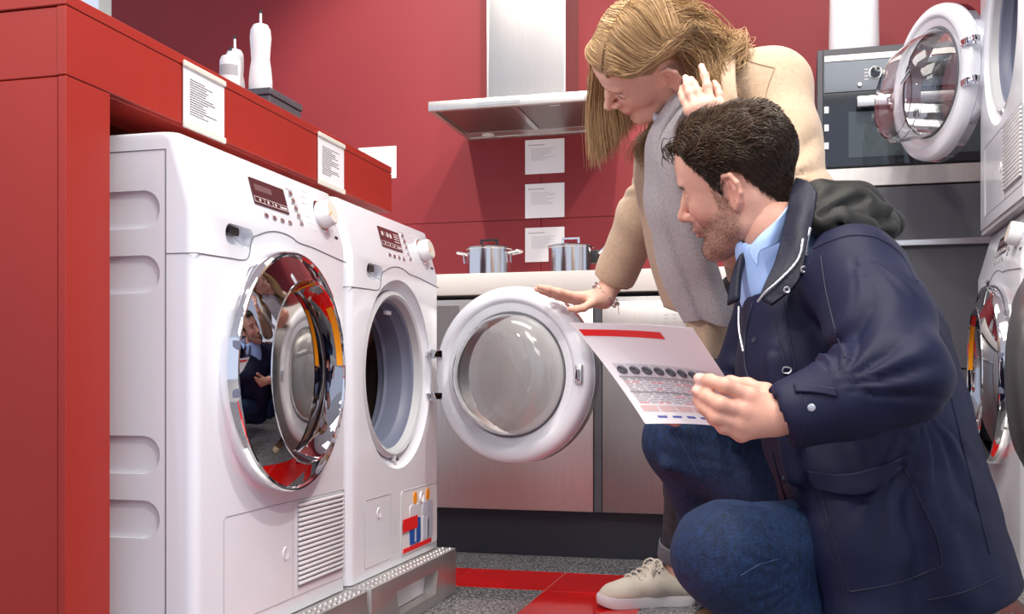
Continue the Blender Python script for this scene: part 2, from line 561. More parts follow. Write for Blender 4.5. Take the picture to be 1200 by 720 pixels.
def controls(parent, icons):
    S = slope_at(0, 0.80)
    d = MB().prism(rrect(-0.086, 0.052, -0.027, 0.025, 0.003), 0.0, 0.0016, S).build('display', M['display'], parent)
    q = MB()
    q.prism([(-0.072, 0.002), (-0.005, 0.002), (-0.005, 0.014), (-0.072, 0.014)], 0.0016, 0.0019, S)
    q.build('readout', mat('readout', (0.16, 0.09, 0.09), 0.3), d)
    p = MB()
    for y in (-0.012, -0.022):
        p.prism([(-0.083, y), (0.049, y), (0.049, y + 0.0008), (-0.083, y + 0.0008)], 0.0016, 0.002, S)
    for x in (-0.083, -0.045, -0.012, 0.018, 0.0482):
        p.prism([(x, -0.022), (x + 0.0008, -0.022), (x + 0.0008, -0.0112), (x, -0.0112)], 0.0016, 0.002, S)
    for x in (-0.062, -0.03, 0.0):
        p.prism([(x, -0.020), (x + 0.004, -0.0165), (x, -0.0132), (x - 0.003, -0.0165)], 0.0016, 0.002, S)
    for x in np.arange(0.021, 0.046, 0.005):
        p.prism([(x, -0.019), (x + 0.0035, -0.019), (x + 0.0035, -0.0152), (x, -0.0152)], 0.0016, 0.002, S)
    if icons:
        for x in (-0.066, -0.032, -0.012):
            p.lathe([(0, 0), (0.006, 0), (0.006, 0.0004), (0, 0.0004)], 12, 'z', (x, 0.008, 0.0016), S)
        for y in (0.015, 0.009, 0.003, -0.004):
            p.prism([(0.012, y), (0.044, y + 0.0), (0.044, y + 0.002), (0.012, y + 0.002)], 0.0016, 0.002, S)
    tag(p.build('display_print', M['print'], d), kind='stuff')
    for k in range(5):
        b = MB().prism(rrect(-0.008, 0.008, -0.004, 0.004, 0.0035), 0, 0.002, slope_at(0.082 + k * 0.004, 0.822 - k * 0.0145))
        b.build('button', M['satin'], parent)
    for k in range(4):
        MB().prism(rrect(-0.008, 0.008, -0.004, 0.004, 0.0035), 0, 0.002, slope_at(-0.052 + k * 0.032, 0.757)).build('button', M['satin'], parent)
    t = MB()
    for k in range(5):
        for r in range(2): t.prism([(-0.013, 0.007 - r * 0.0), (0.013, 0.007), (0.013, 0.0085), (-0.013, 0.0085)], 0, 0.0004, slope_at(0.082 + k * 0.004, 0.822 - k * 0.0145))
    for k in range(4):
        t.prism([(-0.01, 0.007), (0.01, 0.007), (0.01, 0.0082), (-0.01, 0.0082)], 0, 0.0004, slope_at(-0.052 + k * 0.032, 0.757))
    for k in range(7):
        for sgn in (-1, 1):
            z = 0.838 - k * 0.0135
            x = 0.205 + sgn * (0.045 + 0.018 * math.sin((k + 0.5) / 7 * PI))
            t.prism([(-0.012, 0), (0.012, 0), (0.012, 0.0014), (-0.012, 0.0014)], 0, 0.0004, slope_at(x, z))
    tag(t.build('panel_lettering', mat('pale_lettering', (0.62, 0.61, 0.63), 0.6), parent), kind='stuff')
    K = slope_at(0.207, 0.796)
    k = MB().lathe([(0.0295, 0), (0.0285, 0.006), (0.027, 0.026), (0.0245, 0.0295), (0.0, 0.0295)], 40, 'z', M=K).build('programme_knob', M['white_plastic'], parent)
    MB().lathe([(0.034, 0), (0.034, 0.002), (0.030, 0.004), (0.028, 0.004)], 40, 'z', M=K).build('knob_ring', M['chrome'], k)
    MB().prism([(-0.0012, 0.004), (0.0012, 0.004), (0.0012, 0.026), (-0.0012, 0.026)], 0.0290, 0.0300, K @ Matrix.Rotation(2.0, 4, 'Z')).build('knob_mark', M['orange'], k)
    MB().lathe([(0, 0.0296), (0.0235, 0.0296), (0.0235, 0.0299), (0, 0.0299)], 32, 'z', M=K).build('knob_face', mat('knob_face', (0.66, 0.63, 0.57), 0.4), k)
    MB().prism(rrect(-0.007, 0.007, -0.003, 0.003, 0.002), 0, 0.0015, slope_at(0.262, 0.757)).build('power_button', M['black'], parent)
    # pull of the container drawer
    MB().prism(rrect(-0.185, -0.152, 0.704, 0.7195, 0.006), -0.018, -0.005, XZ).build('drawer_catch', M['black'], parent)
    MB().tube([(-0.165, 0.012, 0.703), (-0.14, 0.008, 0.694), (-0.115, 0.006, 0.693)], 0.0012, 6).build('drawer_pull_line', M['greyprint'], parent)


def closed_door(parent, solid=False, sg=1):
    c = (0, 0, DZ)
    d = MB().lathe([(0.229, 0.002), (0.229, -0.010), (0.2268, -0.029), (0.224, -0.033), (0.220, -0.0335), (0.2165, -0.030), (0.216, 0.002)], 96, 'y', c).build('door', M['chrome'], parent)
    if solid:
        MB().lathe([(0.21, -0.03), (0.205, -0.044), (0.17, -0.062), (0.1, -0.075), (0, -0.08)], 80, 'y', c).build('door_cover', mat('grey_door_cover', (0.12, 0.115, 0.13), 0.28, coat=0.3), d)
        return d
    ox, R2, RS = 0.022 * sg, 0.1755, 0.47                    # domed mirror pane with a dished lens set off-centre
    dome = lambda r: -0.030 - (math.sqrt(RS * RS - r * r) - math.sqrt(RS * RS - 0.2165 ** 2))
    V_, F_ = [], []
    for k in range(9):
        cx_, R_ = ox * k / 8, 0.2165 + (R2 - 0.2165) * k / 8
        for q in np.linspace(0, 2 * PI, 96, endpoint=False):
            x, z = cx_ + R_ * math.cos(q), R_ * math.sin(q)
            V_.append((x, dome(math.hypot(x, z)), DZ + z))
        if k: F_ += [((k - 1) * 96 + i, (k - 1) * 96 + (i + 1) % 96, k * 96 + (i + 1) % 96, k * 96 + i) for i in range(96)]
    MB().add(V_, F_).build('mirror_pane', M['mirror'], d, 80)
    yl, yr = dome(R2 - abs(ox)), dome(R2 + abs(ox))
    LM = Matrix.Translation((ox, (yl + yr) / 2 + 0.030, DZ)) @ Matrix.Rotation(sg * math.asin((yr - yl) / (2 * R2)), 4, 'Z')
    c2 = (0, 0, 0)
    MB().lathe([(R2 + 0.0015, -0.026), (R2 + 0.001, -0.032), (R2 - 0.001, -0.0325), (R2 - 0.003, -0.030)], 96, 'y', c2, LM).build('lens_bead', M['chrome'], d)
    MB().lathe([(R2 - 0.001, -0.031), (0.168, -0.018), (0.154, -0.002), (0.150, 0.0)], 96, 'y', c2, LM).build('lens_rim', M['mirror'], d)
    MB().lathe([(0.1505, 0.0), (0.10, -0.004), (0.05, -0.007), (0, -0.008)], 80, 'y', c2, LM).build('lens_glass', M['lens'], d)
    st = [(0.1738, -0.0300), (0.1700, -0.0235), (0.1672, -0.0185)]
    for nm, m_, a0, a1 in (('orange_sticker', 'orange', 5, 50), ('red_sticker', 'redmark', 51, 66)):
        if sg < 0: a0, a1 = 180 - a1, 180 - a0
        MB().lathe(st, 20, 'y', c2, LM, a0=math.radians(a0), a1=math.radians(a1)).build(nm, M[m_], d)
    for a in (169, 190):
        a = math.radians(a if sg > 0 else 180 - a)
        MB().box(-0.0045, 0.0045, -0.0335, -0.022, -0.008, 0.008, 0.001, 1, Matrix.Translation((0.2235 * math.cos(a), 0, DZ + 0.2235 * math.sin(a)))).build('door_notch', M['gasket'], d)
    return d


def open_door(parent, side, angle, deep=0.085, droop=0.0, RR=0.228, big=False):
    """Door swung on a hinge at x = side * 0.235; angle in degrees."""
    hx = 0.237
    cx = -side * hx
    c = (cx, 0.0, 0.0)
    prof = [(0.160, 0.010), (0.162, 0.014), (0.167, 0.016), (0.184, 0.018), (0.190, 0.024), (0.196, 0.026), (0.215, 0.021), (0.224, 0.014), (RR, 0.002), (RR, -0.012), (0.222, -0.016)]
    d = MB().lathe(prof, 96, 'y', c).build('door', M['white'], parent)
    d.location = (side * hx, -0.012, DZ)
    d.rotation_euler = (0, 0, math.radians(angle) * side)
    MB().lathe([(0.222, -0.012), (RR + 0.001, -0.014), (RR + 0.001, -0.038), (0.218, -0.046), (0.17, -0.048), (0.160, -0.046), (0.160, 0.010)], 96, 'y', c).build('door_trim', M['satin'] if not big else M['chrome'], d)
    MB().lathe([(0.1605, 0.0115), (0.1605, 0.0165), (0.157, 0.0175), (0.155, 0.012)], 80, 'y', c, closed_prof=True).build('glass_seal', M['seam'], d)
    outer = [(0.158, 0.006), (0.1565, 0.022), (0.149, deep * 0.55), (0.136, deep * 0.84), (0.115, deep * 0.98), (0.05, deep), (0.0, deep)]
    inner = [(0.0, deep - 0.004), (0.05, deep - 0.004), (0.113, deep * 0.98 - 0.004), (0.132, deep * 0.84 - 0.003), (0.145, deep * 0.53), (0.152, 0.022), (0.154, 0.006)]
    g = MB().lathe(outer + inner + [(0.158, 0.006)], 80, 'y', c)
    if droop:
        g.v = [(x, y, z - droop * max(y - 0.02, 0) * 1.0) for x, y, z in g.v]
    g.build('glass_bowl', M['glass'], d)
    MB().lathe([(0, -0.044), (0.160, -0.044), (0.160, -0.047), (0, -0.047)], 64, 'y', c).build('outer_pane', M['glass'], d)
    lx = cx - side * 0.204
    l = MB().box(lx - 0.010, lx + 0.010, 0.020, 0.032, -0.024, 0.024, 0.003, 2).build('latch_plate', M['satin'], d)
    MB().box(lx - 0.005, lx + 0.005, 0.030, 0.034, -0.014, 0.010, 0.001, 1).build('latch_slot', M['black'], l) if False else None
    MB().tube([(lx, 0.03, -0.012), (lx, 0.045, -0.009), (lx, 0.045, 0.009), (lx, 0.03, 0.012)], 0.0045, 8).build('latch_hook', M['chrome'], d)
    for z in (-0.056, 0.056):
        MB().box(min(-side * 0.008, -side * 0.042), max(-side * 0.008, -side * 0.042), 0.008, 0.030, z - 0.0095, z + 0.0095, 0.002, 2).build('hinge_leaf', M['chrome'], d)
        MB().tube([(0, 0.012, z - 0.0125), (0, 0.012, z + 0.0125)], 0.0075, 14).build('hinge_pin', M['chrome'], d)
        MB().box(min(0.0, side * 0.02), max(0.0, side * 0.02), 0.004, 0.022, z - 0.008, z + 0.008, 0.002, 2).build('hinge_arm', M['chrome'], d)
    return d


def porthole(parent):
    c = (0, 0, DZ)
    MB().lathe([(0.206, 0.020), (0.204, 0.012), (0.196, 0.008), (0.189, 0.012), (0.186, 0.024), (0.184, 0.03)], 96, 'y', c).build('opening_ring', M['gasket_light'], parent)
    MB().lathe([(0.184, 0.03), (0.178, 0.034), (0.176, 0.05), (0.170, 0.058), (0.172, 0.100), (0.165, 0.106), (0.170, 0.112), (0.172, 0.125), (0.178, 0.128)], 80, 'y', c).build('gasket', M['gasket'], parent)
    MB().lathe([(0.176, 0.126), (0.200, 0.132), (0.204, 0.40), (0.17, 0.41), (0.0, 0.412)], 80, 'y', c).build('drum', M['drum'], parent)
    for k in range(3):
        a = math.radians(30 + 120 * k)
        m = Matrix.Translation((0, 0, DZ)) @ Matrix.Rotation(-a, 4, 'Y')
        MB().prism([(0.202, -0.03), (0.160, -0.008), (0.160, 0.008), (0.202, 0.03)], 0.16, 0.40, m @ Matrix(((1, 0, 0, 0), (0, 0, 1, 0), (0, 1, 0, 0), (0, 0, 0, 1)))).build('drum_paddle', M['drum'], parent)
    MB().box(-0.012, 0.012, 0.004, 0.02, DZ - 0.214, DZ - 0.198, 0.003, 2).build('drain_lip', M['satin'], parent)
    MB().box(0.018, 0.05, 0.04, 0.05, DZ + 0.150, DZ + 0.160, 0.002, 2).build('gasket_tag', M['white_plastic'], parent)


def machine(name, label, loc, rz, kind, door, **kw):
    t = thing(name, label, 'dryer' if 'dryer' in name else 'washing machine', loc, rz, 'white front-loading laundry machines')
    make_body(t, hole=0.206 if door == 'open' else None, pads=kw.get('pads', False))
    seams(t, kind)
    controls(t, kw.get('icons', False))
    if door == 'open':
        porthole(t)
        open_door(t, kw['side'], kw['angle'], kw.get('deep', 0.085), kw.get('droop', 0.0), big=kw.get('big', False))
    else:
        closed_door(t, kw.get('solid', False), kw.get('sg', 1))
    return t


def plinth(label, loc, rz):
    t = thing('plinth', label, 'plinth', loc, rz, 'steel plinths under the machines')
    o = MB().box(-0.302, 0.302, -0.05, 0.58, 0.0, 0.122, 0.003, 2).build('plinth_box', M['plinth'], t)
    cut(o, MB().prism([(-0.13, 0.028), (0.13, 0.028), (0.15, 0.088), (-0.15, 0.088)], -0.04, 0.052, XZ).build('c', None))
    MB().prism([(-0.128, 0.0295), (0.128, 0.0295), (0.148, 0.0865), (-0.148, 0.0865)], 0.015, 0.017, XZ).build('drawer_recess', M['white_plastic'], t)
    g = MB()
    for k in range(24):
        for r in range(2):
            g.lathe([(0.006, 0.1215), (0.005, 0.1245), (0, 0.125)], 8, 'z', (-0.288 + k * 0.025, -0.036 + r * 0.02, 0))
    tag(g.build('grip_studs', M['plinth'], t), kind='stuff')
    return t


FX = -0.94
Y1, Y2 = 1.8475, 2.4725
plinth('steel plinth under the mirrored-door dryer by the red pillar', (FX, Y1, 0), PI / 2)
plinth('steel plinth under the washing machine with its round door open', (FX, Y2, 0), PI / 2)
machine('tumble_dryer', 'white dryer with closed chrome mirrored door, standing by the red pillar', (FX, Y1, 0.125), PI / 2, 'dryer', 'closed', pads=True)
wm = machine('washing_machine', 'white washing machine with its round door standing open under a hand', (FX, Y2, 0.125), PI / 2, 'washer', 'open', side=1, angle=-105 + 30 + 0, icons=True)
wm.children[0].name = wm.children[0].name
for ch in wm.children:
    if ch.name.startswith('door'): ch.rotation_euler[2] = math.radians(75)
# detergent window of the open washing machine
fl = MB().prism(rrect(0.011, 0.279, 0.018, 0.177, 0.010), 0.0, 0.0016, XZ).build('detergent_window', M['white_plastic'], wm)
MB().tube([(x, -0.0018, z) for x, z in rrect(0.011, 0.279, 0.018, 0.177, 0.010)], 0.0009, 6, closed=True).build('window_edge', M['greyprint'], fl)
for x0, body, top in ((0.068, 'blueliquid', 'white'), (0.165, 'paleblue', 'paleblue')):
    b = MB().prism(rrect(x0, x0 + 0.078, 0.036, 0.100, 0.008), 0.0016, 0.0034, XZ).build('bottle_picture', M[body], fl)
    MB().prism(rrect(x0, x0 + 0.078, 0.1005, 0.136, 0.012), 0.0016, 0.0034, XZ).build('bottle_shoulder', M[top], fl)
    MB().prism(rrect(x0 + 0.026, x0 + 0.052, 0.1365, 0.168, 0.0125), 0.0016, 0.0034, XZ).build('bottle_cap', M['orange'], fl)
    MB().prism(rrect(x0 + 0.033, x0 + 0.043, 0.04, 0.092, 0.004), 0.0034, 0.0044, XZ).build('bottle_slot', M['paleblue'] if body == 'blueliquid' else M['satin'], fl)
MB().prism([(0.013, 0.075), (0.118, 0.076), (0.118, 0.108), (0.013, 0.107)], 0.0045, 0.0055, XZ).build('red_label', M['redmark'], fl)
MB().prism([(0.02, 0.022), (0.232, 0.022), (0.232, 0.033), (0.02, 0.033)], 0.0016, 0.003, XZ).build('red_strip', M['redmark'], fl)
MB().lathe([(0, 0.0), (0.010, -0.001), (0.013, -0.004), (0.0145, 0)], 20, 'y', (0.155, -0.0016, 0.15)).build('window_catch', M['white_plastic'], fl)

RXF = 0.50
plinth('steel plinth under the stacked machines beside the oven tower', (RXF, 2.94, 0), -PI / 2)
machine('washing_machine', 'white washing machine at the bottom of the stack, closed chrome door', (RXF, 2.94, 0.125), -PI / 2, 'washer', 'closed', sg=-1)
td = machine('tumble_dryer', 'white dryer on top of the stack with its glass-bowl door open', (RXF + 0.006, 2.94, 0.998), -PI / 2, 'dryer', 'open', side=-1, angle=0, deep=0.135, droop=0.45, big=True)
for ch in td.children:
    if ch.name.startswith('door'): ch.rotation_euler[2] = math.radians(-158)
plinth('steel plinth under the machine with a grey door cover', (RXF, 2.315, 0), -PI / 2)
machine('washing_machine', 'white washing machine with a dark grey door cover next to the stack', (RXF, 2.315, 0.125), -PI / 2, 'washer', 'closed', solid=True)
MB().box(RXF + 0.01, RXF + 0.6, 2.65, 3.23, 0.985, 0.998).build('stacking_kit', M['greyprint'])
tag(bpy.data.objects['stacking_kit'], 'grey stacking tray between the two stacked machines', 'stacking tray')
# ------------------------------------------------------------------ red display shelf with pillar
rs = thing('display_shelf', 'red laminate shelf with end pillar around the machines', 'shelf', (-1.05, 1.369, 0))
def rpart(name, x0, x1, y0, y1, z0, z1, bev=0.0012):
    return MB().box(x0 + 1.05, x1 + 1.05, y0 - 1.369, y1 - 1.369, z0, z1, bev, 1).build(name, M['redlam'], rs)
rpart('pillar_side', -1.62, -1.066, 1.372, 1.476, 0, 1.031)
rpart('pillar_front', -1.064, -1.05, 1.369, 1.476, 0, 1.031)
rpart('beam_side', -1.62, -1.066, 1.372, 1.385, 1.0325, 1.136)
rpart('beam_front', -1.066, -1.05, 1.369, 2.704, 1.0325, 1.136)
rpart('shelf_top', -1.62, -1.05, 1.369, 2.704, 1.1375, 1.1555)
rpart('beam_soffit', -1.17, -1.066, 1.476, 2.704, 1.0325, 1.05)
rpart('beam_back', -1.184, -1.17, 1.476, 2.704, 1.0325, 1.136)
rpart('back_panel', -1.62, -1.60, 1.476, 2.704, 0, 1.136)
rpart('end_panel', -1.60, -1.07, 2.69, 2.704, 0.985, 1.0325) if False else None
rpart('upper_block', -1.62, -1.05, 1.369, 1.386, 1.1565, 1.30) if False else None


def info_card(label, origin, rz, w, h, lines, seed, holder=True, head=False):
    """Card of white paper in a clear holder; local x along the width, z up, faces -y."""
    t = thing('info_card', label, 'sign', origin, rz, 'product information cards')
    MB().box(0, w, -0.0022, -0.0006, 0, h).build('card', M['paper'], t)
    rnd = random.Random(seed)
    p = MB()
    z = h * 0.86
    if head:
        p.box(w * 0.08, w * 0.5, -0.0026, -0.0022, z - 0.004, z)
        z -= 0.016
    else: z -= h * 0.06
    x0 = w * (0.14 if not head else 0.16)
    for _ in range(lines):
        x, end = x0, w * rnd.uniform(0.45, 0.82)
        while x < end:
            l = rnd.uniform(0.004, 0.013)
            p.box(x, min(x + l, end), -0.0026, -0.0022, z - 0.0016, z)
            x += l + 0.0015
        z -= h * 0.042
    tag(p.build('printed_text', M['darkprint'] if not head else M['greyprint'], t), kind='stuff')
    if holder:
        for z in (h - 0.004, -0.007):
            MB().box(-0.002, w + 0.002, -0.006, -0.0, z, z + 0.011, 0.0015, 1).build('clip_rail', M['cardholder'], t)
        MB().box(0.0, w, -0.0006, 0.0, 0, h).build('backing', M['frost'], t)
    return t


info_card('white text card clipped on the red beam above the dryer', (-1.048, 1.681, 1.033), PI / 2, 0.139, 0.105, 15, 1)
info_card('white text card clipped on the red beam above the open washing machine', (-1.048, 2.236, 1.033), PI / 2, 0.142, 0.105, 15, 2)
for (z0, lab, n) in ((1.417, 'white card on the red wall, directly under the hood', 9), (1.239, 'white card on the red wall, middle of the three under the hood', 9), (1.062, 'white card on the red wall behind the saucepan lid', 9)):
    info_card(lab, (-1.05, WY - 0.0125, z0), 0, 0.162, 0.138, n, n + int(z0 * 100), holder=False, head=True)
info_card('white card on the red wall behind the display shelf', (-1.775, WY - 0.0125, 1.43), 0, 0.17, 0.135, 9, 9, holder=False, head=True)

# box and bottles standing on the shelf
db = thing('storage_box', 'dark grey box standing on the red shelf', 'box', (-1.25, 2.392, 1.156))
MB().box(-0.24, 0.0, 0.0, 0.175, 0, 0.128, 0.002, 1).build('box_body', M['anthracite'], db)
MB().box(-0.243, 0.003, -0.003, 0.178, 0.129, 0.146, 0.002, 1).build('box_lid', M['anthracite'], db)
MB().box(-0.07, -0.03, -0.006, -0.0005, 0.105, 0.121, 0.001, 1).build('box_label', M['cardholder'], db)


def bottle(name, label, loc, prof, spout=0.03, lab=False):
    t = thing(name, label, 'bottle', loc, 0.3, 'white bottles on the dark box')
    MB().lathe(prof, 36).build('bottle_body', M['ceramic'], t)
    h = prof[-1][1]
    MB().lathe([(0.0035, h - 0.002), (0.003, h + spout), (0, h + spout)], 12).build('spout', M['ceramic'], t)
    MB().lathe([(0, h + spout), (0.0042, h + spout), (0.0042, h + spout + 0.008), (0, h + spout + 0.009)], 12).build('stopper', M['black'], t)
    if lab:
        MB().lathe([(0.0268, 0.036), (0.0268, 0.062)], 24, a0=-2.6, a1=-0.6).build('bottle_label', M['greyprint'], t)
    return t


ZB = 1.156 + 0.147
def wavy(R1, R2, H):
    return [(0, 0), (R1 * 0.94, 0), (R1, 0.004), (R1 * 1.02, H * 0.15), (R1 * 0.93, H * 0.33), (R1 * 0.8, H * 0.47), (R1 * 0.84, H * 0.6), (R2, H * 0.78), (R2 * 0.93, H * 0.9), (R2 * 0.7, H * 0.97), (R2 * 0.3, H), (0.003, H)]
bottle('bottle', 'tall wavy white bottle with a thin spout', (-1.3, 2.44, ZB), wavy(0.029, 0.027, 0.176), 0.026)
bottle('bottle', 'shorter wavy white bottle behind the labelled one', (-1.392, 2.475, ZB), wavy(0.027, 0.023, 0.130), 0.026)
bottle('bottle', 'small white bottle with a grey label', (-1.365, 2.405, ZB), [(0, 0), (0.025, 0), (0.0262, 0.003), (0.0262, 0.075), (0.022, 0.086), (0.008, 0.092), (0.006, 0.098)], 0.004, True)

# ------------------------------------------------------------------ kitchen run along the back wall
KY = 3.42
ct = MB().box(-1.9, 0.065, KY, WY - 0.013, 0.868, 0.94, 0.003, 2).build('counter_top', M['counter'])
tag(ct, 'pale counter top along the red wall with pots on it', 'counter')
kick = MB().box(-1.9, 0.065, KY + 0.03, KY + 0.05, 0.0, 0.148).build('plinth_board', M['kick'])
tag(kick, 'dark plinth board below the kitchen fronts', 'plinth')


def front_unit(name, label, x0, x1, m, z0=0.152, z1=0.852):
    t = thing(name, label, 'appliance', (x0, KY, 0))
    MB().box(0.004, x1 - x0 - 0.004, 0.022, 0.56, z0, z1).build('carcass', M['kick'], t)
    MB().box(0, x1 - x0, 0.0, 0.02, z0, z1, 0.002, 2).build('front_panel', m, t)
    return t


c1 = front_unit('kitchen_cabinet', 'brushed steel cabinet front behind the open round door', -1.225, -0.630, M['steel'])
c1['category'] = 'cabinet'
MB().box(0.04, 0.14, -0.004, 0.0, 0.60, 0.835, 0.002, 1).build('inset_frame', M['gunmetal'], c1)
c0 = front_unit('kitchen_cabinet', 'steel cabinet front at the end of the counter behind the washing machine', -1.9, -1.229, M['steel'])
c0['category'] = 'cabinet'
dw = front_unit('dishwasher', 'grey steel dishwasher with a control strip under the counter', -0.600, -0.002, M['gunmetal'], z1=0.852)
MB().box(0.0, 0.598, -0.006, -0.0005, 0.705, 0.838, 0.003, 2).build('control_strip', M['steel'], dw)
hd = MB().box(0.12, 0.40, -0.009, -0.006, 0.708, 0.728, 0.003, 2).build('grip_strip', M['satin'], dw)
for x in (0.185, 0.243):
    MB().lathe([(0, -0.018), (0.008, -0.018), (0.009, -0.010), (0.009, -0.008)], 16, 'y', (x, 0, 0.722)).build('button', M['greyprint'], dw)
for r in range(3):
    for k in range(3):
        MB().box(0.20 + k * 0.026, 0.214 + k * 0.026, -0.0066, -0.006, 0.765 + r * 0.012, 0.767 + r * 0.012).build('printed_mark', M['greyprint'], dw)
fs = MB().box(-0.627, -0.603, KY + 0.004, KY + 0.03, 0.152, 0.852).build('filler_strip', M['anthracite'])
tag(fs, 'narrow dark filler strip beside the dishwasher', 'trim')


def pot(name, label, loc, R, H, kind):
    t = thing(name, label, 'pot', loc, 0)
    MB().lathe([(0, 0.0), (R - 0.004, 0.0), (R, 0.005), (R, H - 0.002), (R + 0.003, H), (R, H + 0.002), (R - 0.003, H), (R - 0.003, 0.006), (0, 0.006)], 64).build('pot_body', M['steel_pot'], t)
    l = MB().lathe([(R + 0.002, H + 0.002), (R + 0.002, H + 0.005), (R * 0.9, H + 0.010), (R * 0.5, H + 0.013), (0, H + 0.014)], 64).build('pot_lid', M['steel_pot'], t)
    w, hh = (0.028, 0.024)
    pts = spline([(-w, 0, H + 0.010), (-w, 0, H + 0.010 + hh), (w, 0, H + 0.010 + hh), (w, 0, H + 0.010)], 1)
    a = MB()
    for s in (-1, 1): a.box(s * w - 0.004, s * w + 0.004, -0.006, 0.006, H + 0.008, H + 0.010 + hh, 0.001, 1)
    a.box(-w - 0.004, w + 0.004, -0.006, 0.006, H + 0.007 + hh, H + 0.014 + hh, 0.001, 1)
    a.build('lid_handle', M['black'] if kind == 'pot' else M['chrome'], l)
    if kind == 'pot':
        for s in (-1, 1):
            p = spline([(s * R, 0, H * 0.72), (s * (R + 0.022), 0, H * 0.78), (s * (R + 0.03), 0, H * 0.93), (s * (R + 0.045), 0, H * 0.94)], 6)
            MB().tube([(x, -0.02, z) for x, _, z in p] , 0.004, 8).build('side_handle', M['chrome'], t) if False else None
            q = [(s * (R - 0.002), -0.022, H * 0.86), (s * (R + 0.03), -0.024, H * 0.92), (s * (R + 0.042), 0, H * 0.93), (s * (R + 0.03), 0.024, H * 0.92), (s * (R - 0.002), 0.022, H * 0.86)]
            MB().tube(spline(q, 6), 0.0045, 8).build('side_handle', M['chrome'], t)
            MB().tube([(s * (R + 0.008), -0.0235, H * 0.88), (s * (R + 0.006), -0.021, H * 0.55)], 0.004, 8).build('handle_bracket', M['chrome'], t)
    else:
        q = [(R - 0.002, 0, H * 0.8), (R + 0.025, 0, H * 0.86), (R + 0.08, -0.01, H * 1.25), (R + 0.17, -0.03, H * 1.62)]
        MB().tube(spline(q, 8), 0.0065, 10).build('long_handle', M['chrome'], t)
        MB().box(R - 0.004, R + 0.02, -0.012, 0.012, H * 0.5, H * 0.92, 0.003, 2).build('handle_bracket', M['black'], t)
    return t


pot('cooking_pot', 'steel cooking pot with two side handles on the counter', (-1.05, 3.66, 0.94), 0.079, 0.108, 'pot')
pot('saucepan', 'steel saucepan with one long handle on the counter', (-0.765, 3.72, 0.94), 0.080, 0.112, 'pan')

# extractor hood
hd = thing('extractor_hood', 'brushed steel chimney hood on the red wall over the pots', 'hood', (-0.978, WY - 0.0125, 0))
HZ, HF, HW = 1.568, -0.492, 0.315
ho = MB().box(-HW, HW, HF, 0, HZ, HZ + 0.034, 0.002, 2).build('canopy', M['steel'], hd)
cut(ho, MB().box(-HW + 0.02, HW - 0.02, HF + 0.018, -0.03, HZ - 0.02, HZ + 0.014).build('c', None))
ch = MB().box(-0.150, 0.148, -0.27, 0, HZ + 0.034, 3.15, 0.002, 2).build('chimney', M['chimney'], hd)
for s in (-0.151, 0.149):
    MB().box(s - 0.003, s + 0.003, -0.274, -0.266, HZ + 0.034, 3.15).build('chimney_edge', M['satin'], ch)
for x0, x1 in ((-HW + 0.03, -0.012), (0.012, HW - 0.03)):
    fp = MB().box(x0, x1, HF + 0.03, -0.10, HZ + 0.006, HZ + 0.013, 0.002, 1).build('grease_filter', mat('filter_mesh', (0.34, 0.30, 0.27), 0.35, 1.0, bump=(900, 0.2)), hd)
    MB().box((x0 + x1) / 2 - 0.02, (x0 + x1) / 2 + 0.02, HF + 0.045, HF + 0.055, HZ + 0.003, HZ + 0.007).build('filter_catch', M['chrome'], fp)
MB().box(-0.011, 0.011, HF + 0.02, -0.10, HZ + 0.004, HZ + 0.012).build('filter_bar', M['satin'], hd)
MB().box(-HW + 0.02, HW - 0.02, -0.098, -0.03, HZ + 0.004, HZ + 0.012).build('light_strip_panel', M['steel'], hd)
for x in (-0.21, 0.21):
    MB().lathe([(0, -0.004), (0.018, -0.003), (0.026, 0.002), (0.026, 0.004)], 24, 'z', (x, -0.062, HZ + 0.002)).build('hood_lamp', M['frost'], hd)
MB().box(-0.13, 0.03, HF - 0.003, HF - 0.0003, HZ + 0.008, HZ + 0.020, 0.001, 1).build('slider_control', M['satin'], hd)

# ------------------------------------------------------------------ oven tower
TY = 3.75
TZ = lambda z: 0.57 + (z - 0.57) * 1.0965
ot = thing('oven_tower', 'tall dark grey cabinet with a built-in black oven', 'cabinet', (0.078, TY, 0))
TW = 0.62
KZ = 0.57 * (1 - 1.0965)

MB().box(0, 0.018, 0, 0.42, 0, TZ(1.598), 0.001, 1).build('side_panel', M['anthracite'], ot)
MB().box(TW - 0.018, TW, 0, 0.42, 0, TZ(1.598), 0.001, 1).build('side_panel', M['anthracite'], ot)
MB().box(0.0185, TW - 0.0185, 0.0, 0.42, TZ(1.578), TZ(1.598), 0.001, 1).build('top_panel', M['anthracite'], ot)
MB().box(0.0185, TW - 0.0185, 0.05, 0.42, 0.1, TZ(1.577)).build('carcass', M['kick'], ot)
ov = MB().box(0.0185, TW - 0.0185, -0.006, 0.05, TZ(1.232), TZ(1.577), 0.002, 1).build('oven', M['ovenglass'], ot)
cp = MB().box(0.022, TW - 0.022, -0.011, -0.0065, TZ(1.462), TZ(1.556), 0.001, 1).build('oven_control_panel', mat('oven_panel', (0.07, 0.085, 0.11), 0.15, 0.3, coat=0.6), ov)
MB().box(0.022, TW - 0.022, -0.0115, -0.0065, TZ(1.557), TZ(1.576), 0.001, 1).build('oven_top_strip', M['steel'], ov)
MB().box(0.022, TW - 0.022, -0.0115, -0.0065, TZ(1.234), TZ(1.455), 0.001, 1).build('oven_door', M['ovenglass'], ov)
MB().box(0.10, TW - 0.10, -0.0122, -0.0117, TZ(1.26), TZ(1.40)).build('oven_window', mat('oven_window', (0.05, 0.065, 0.07), 0.03, coat=1.0), ov)
hb = MB().box(0.125, 0.50, -0.052, -0.036, TZ(1.405), TZ(1.437), 0.003, 2)
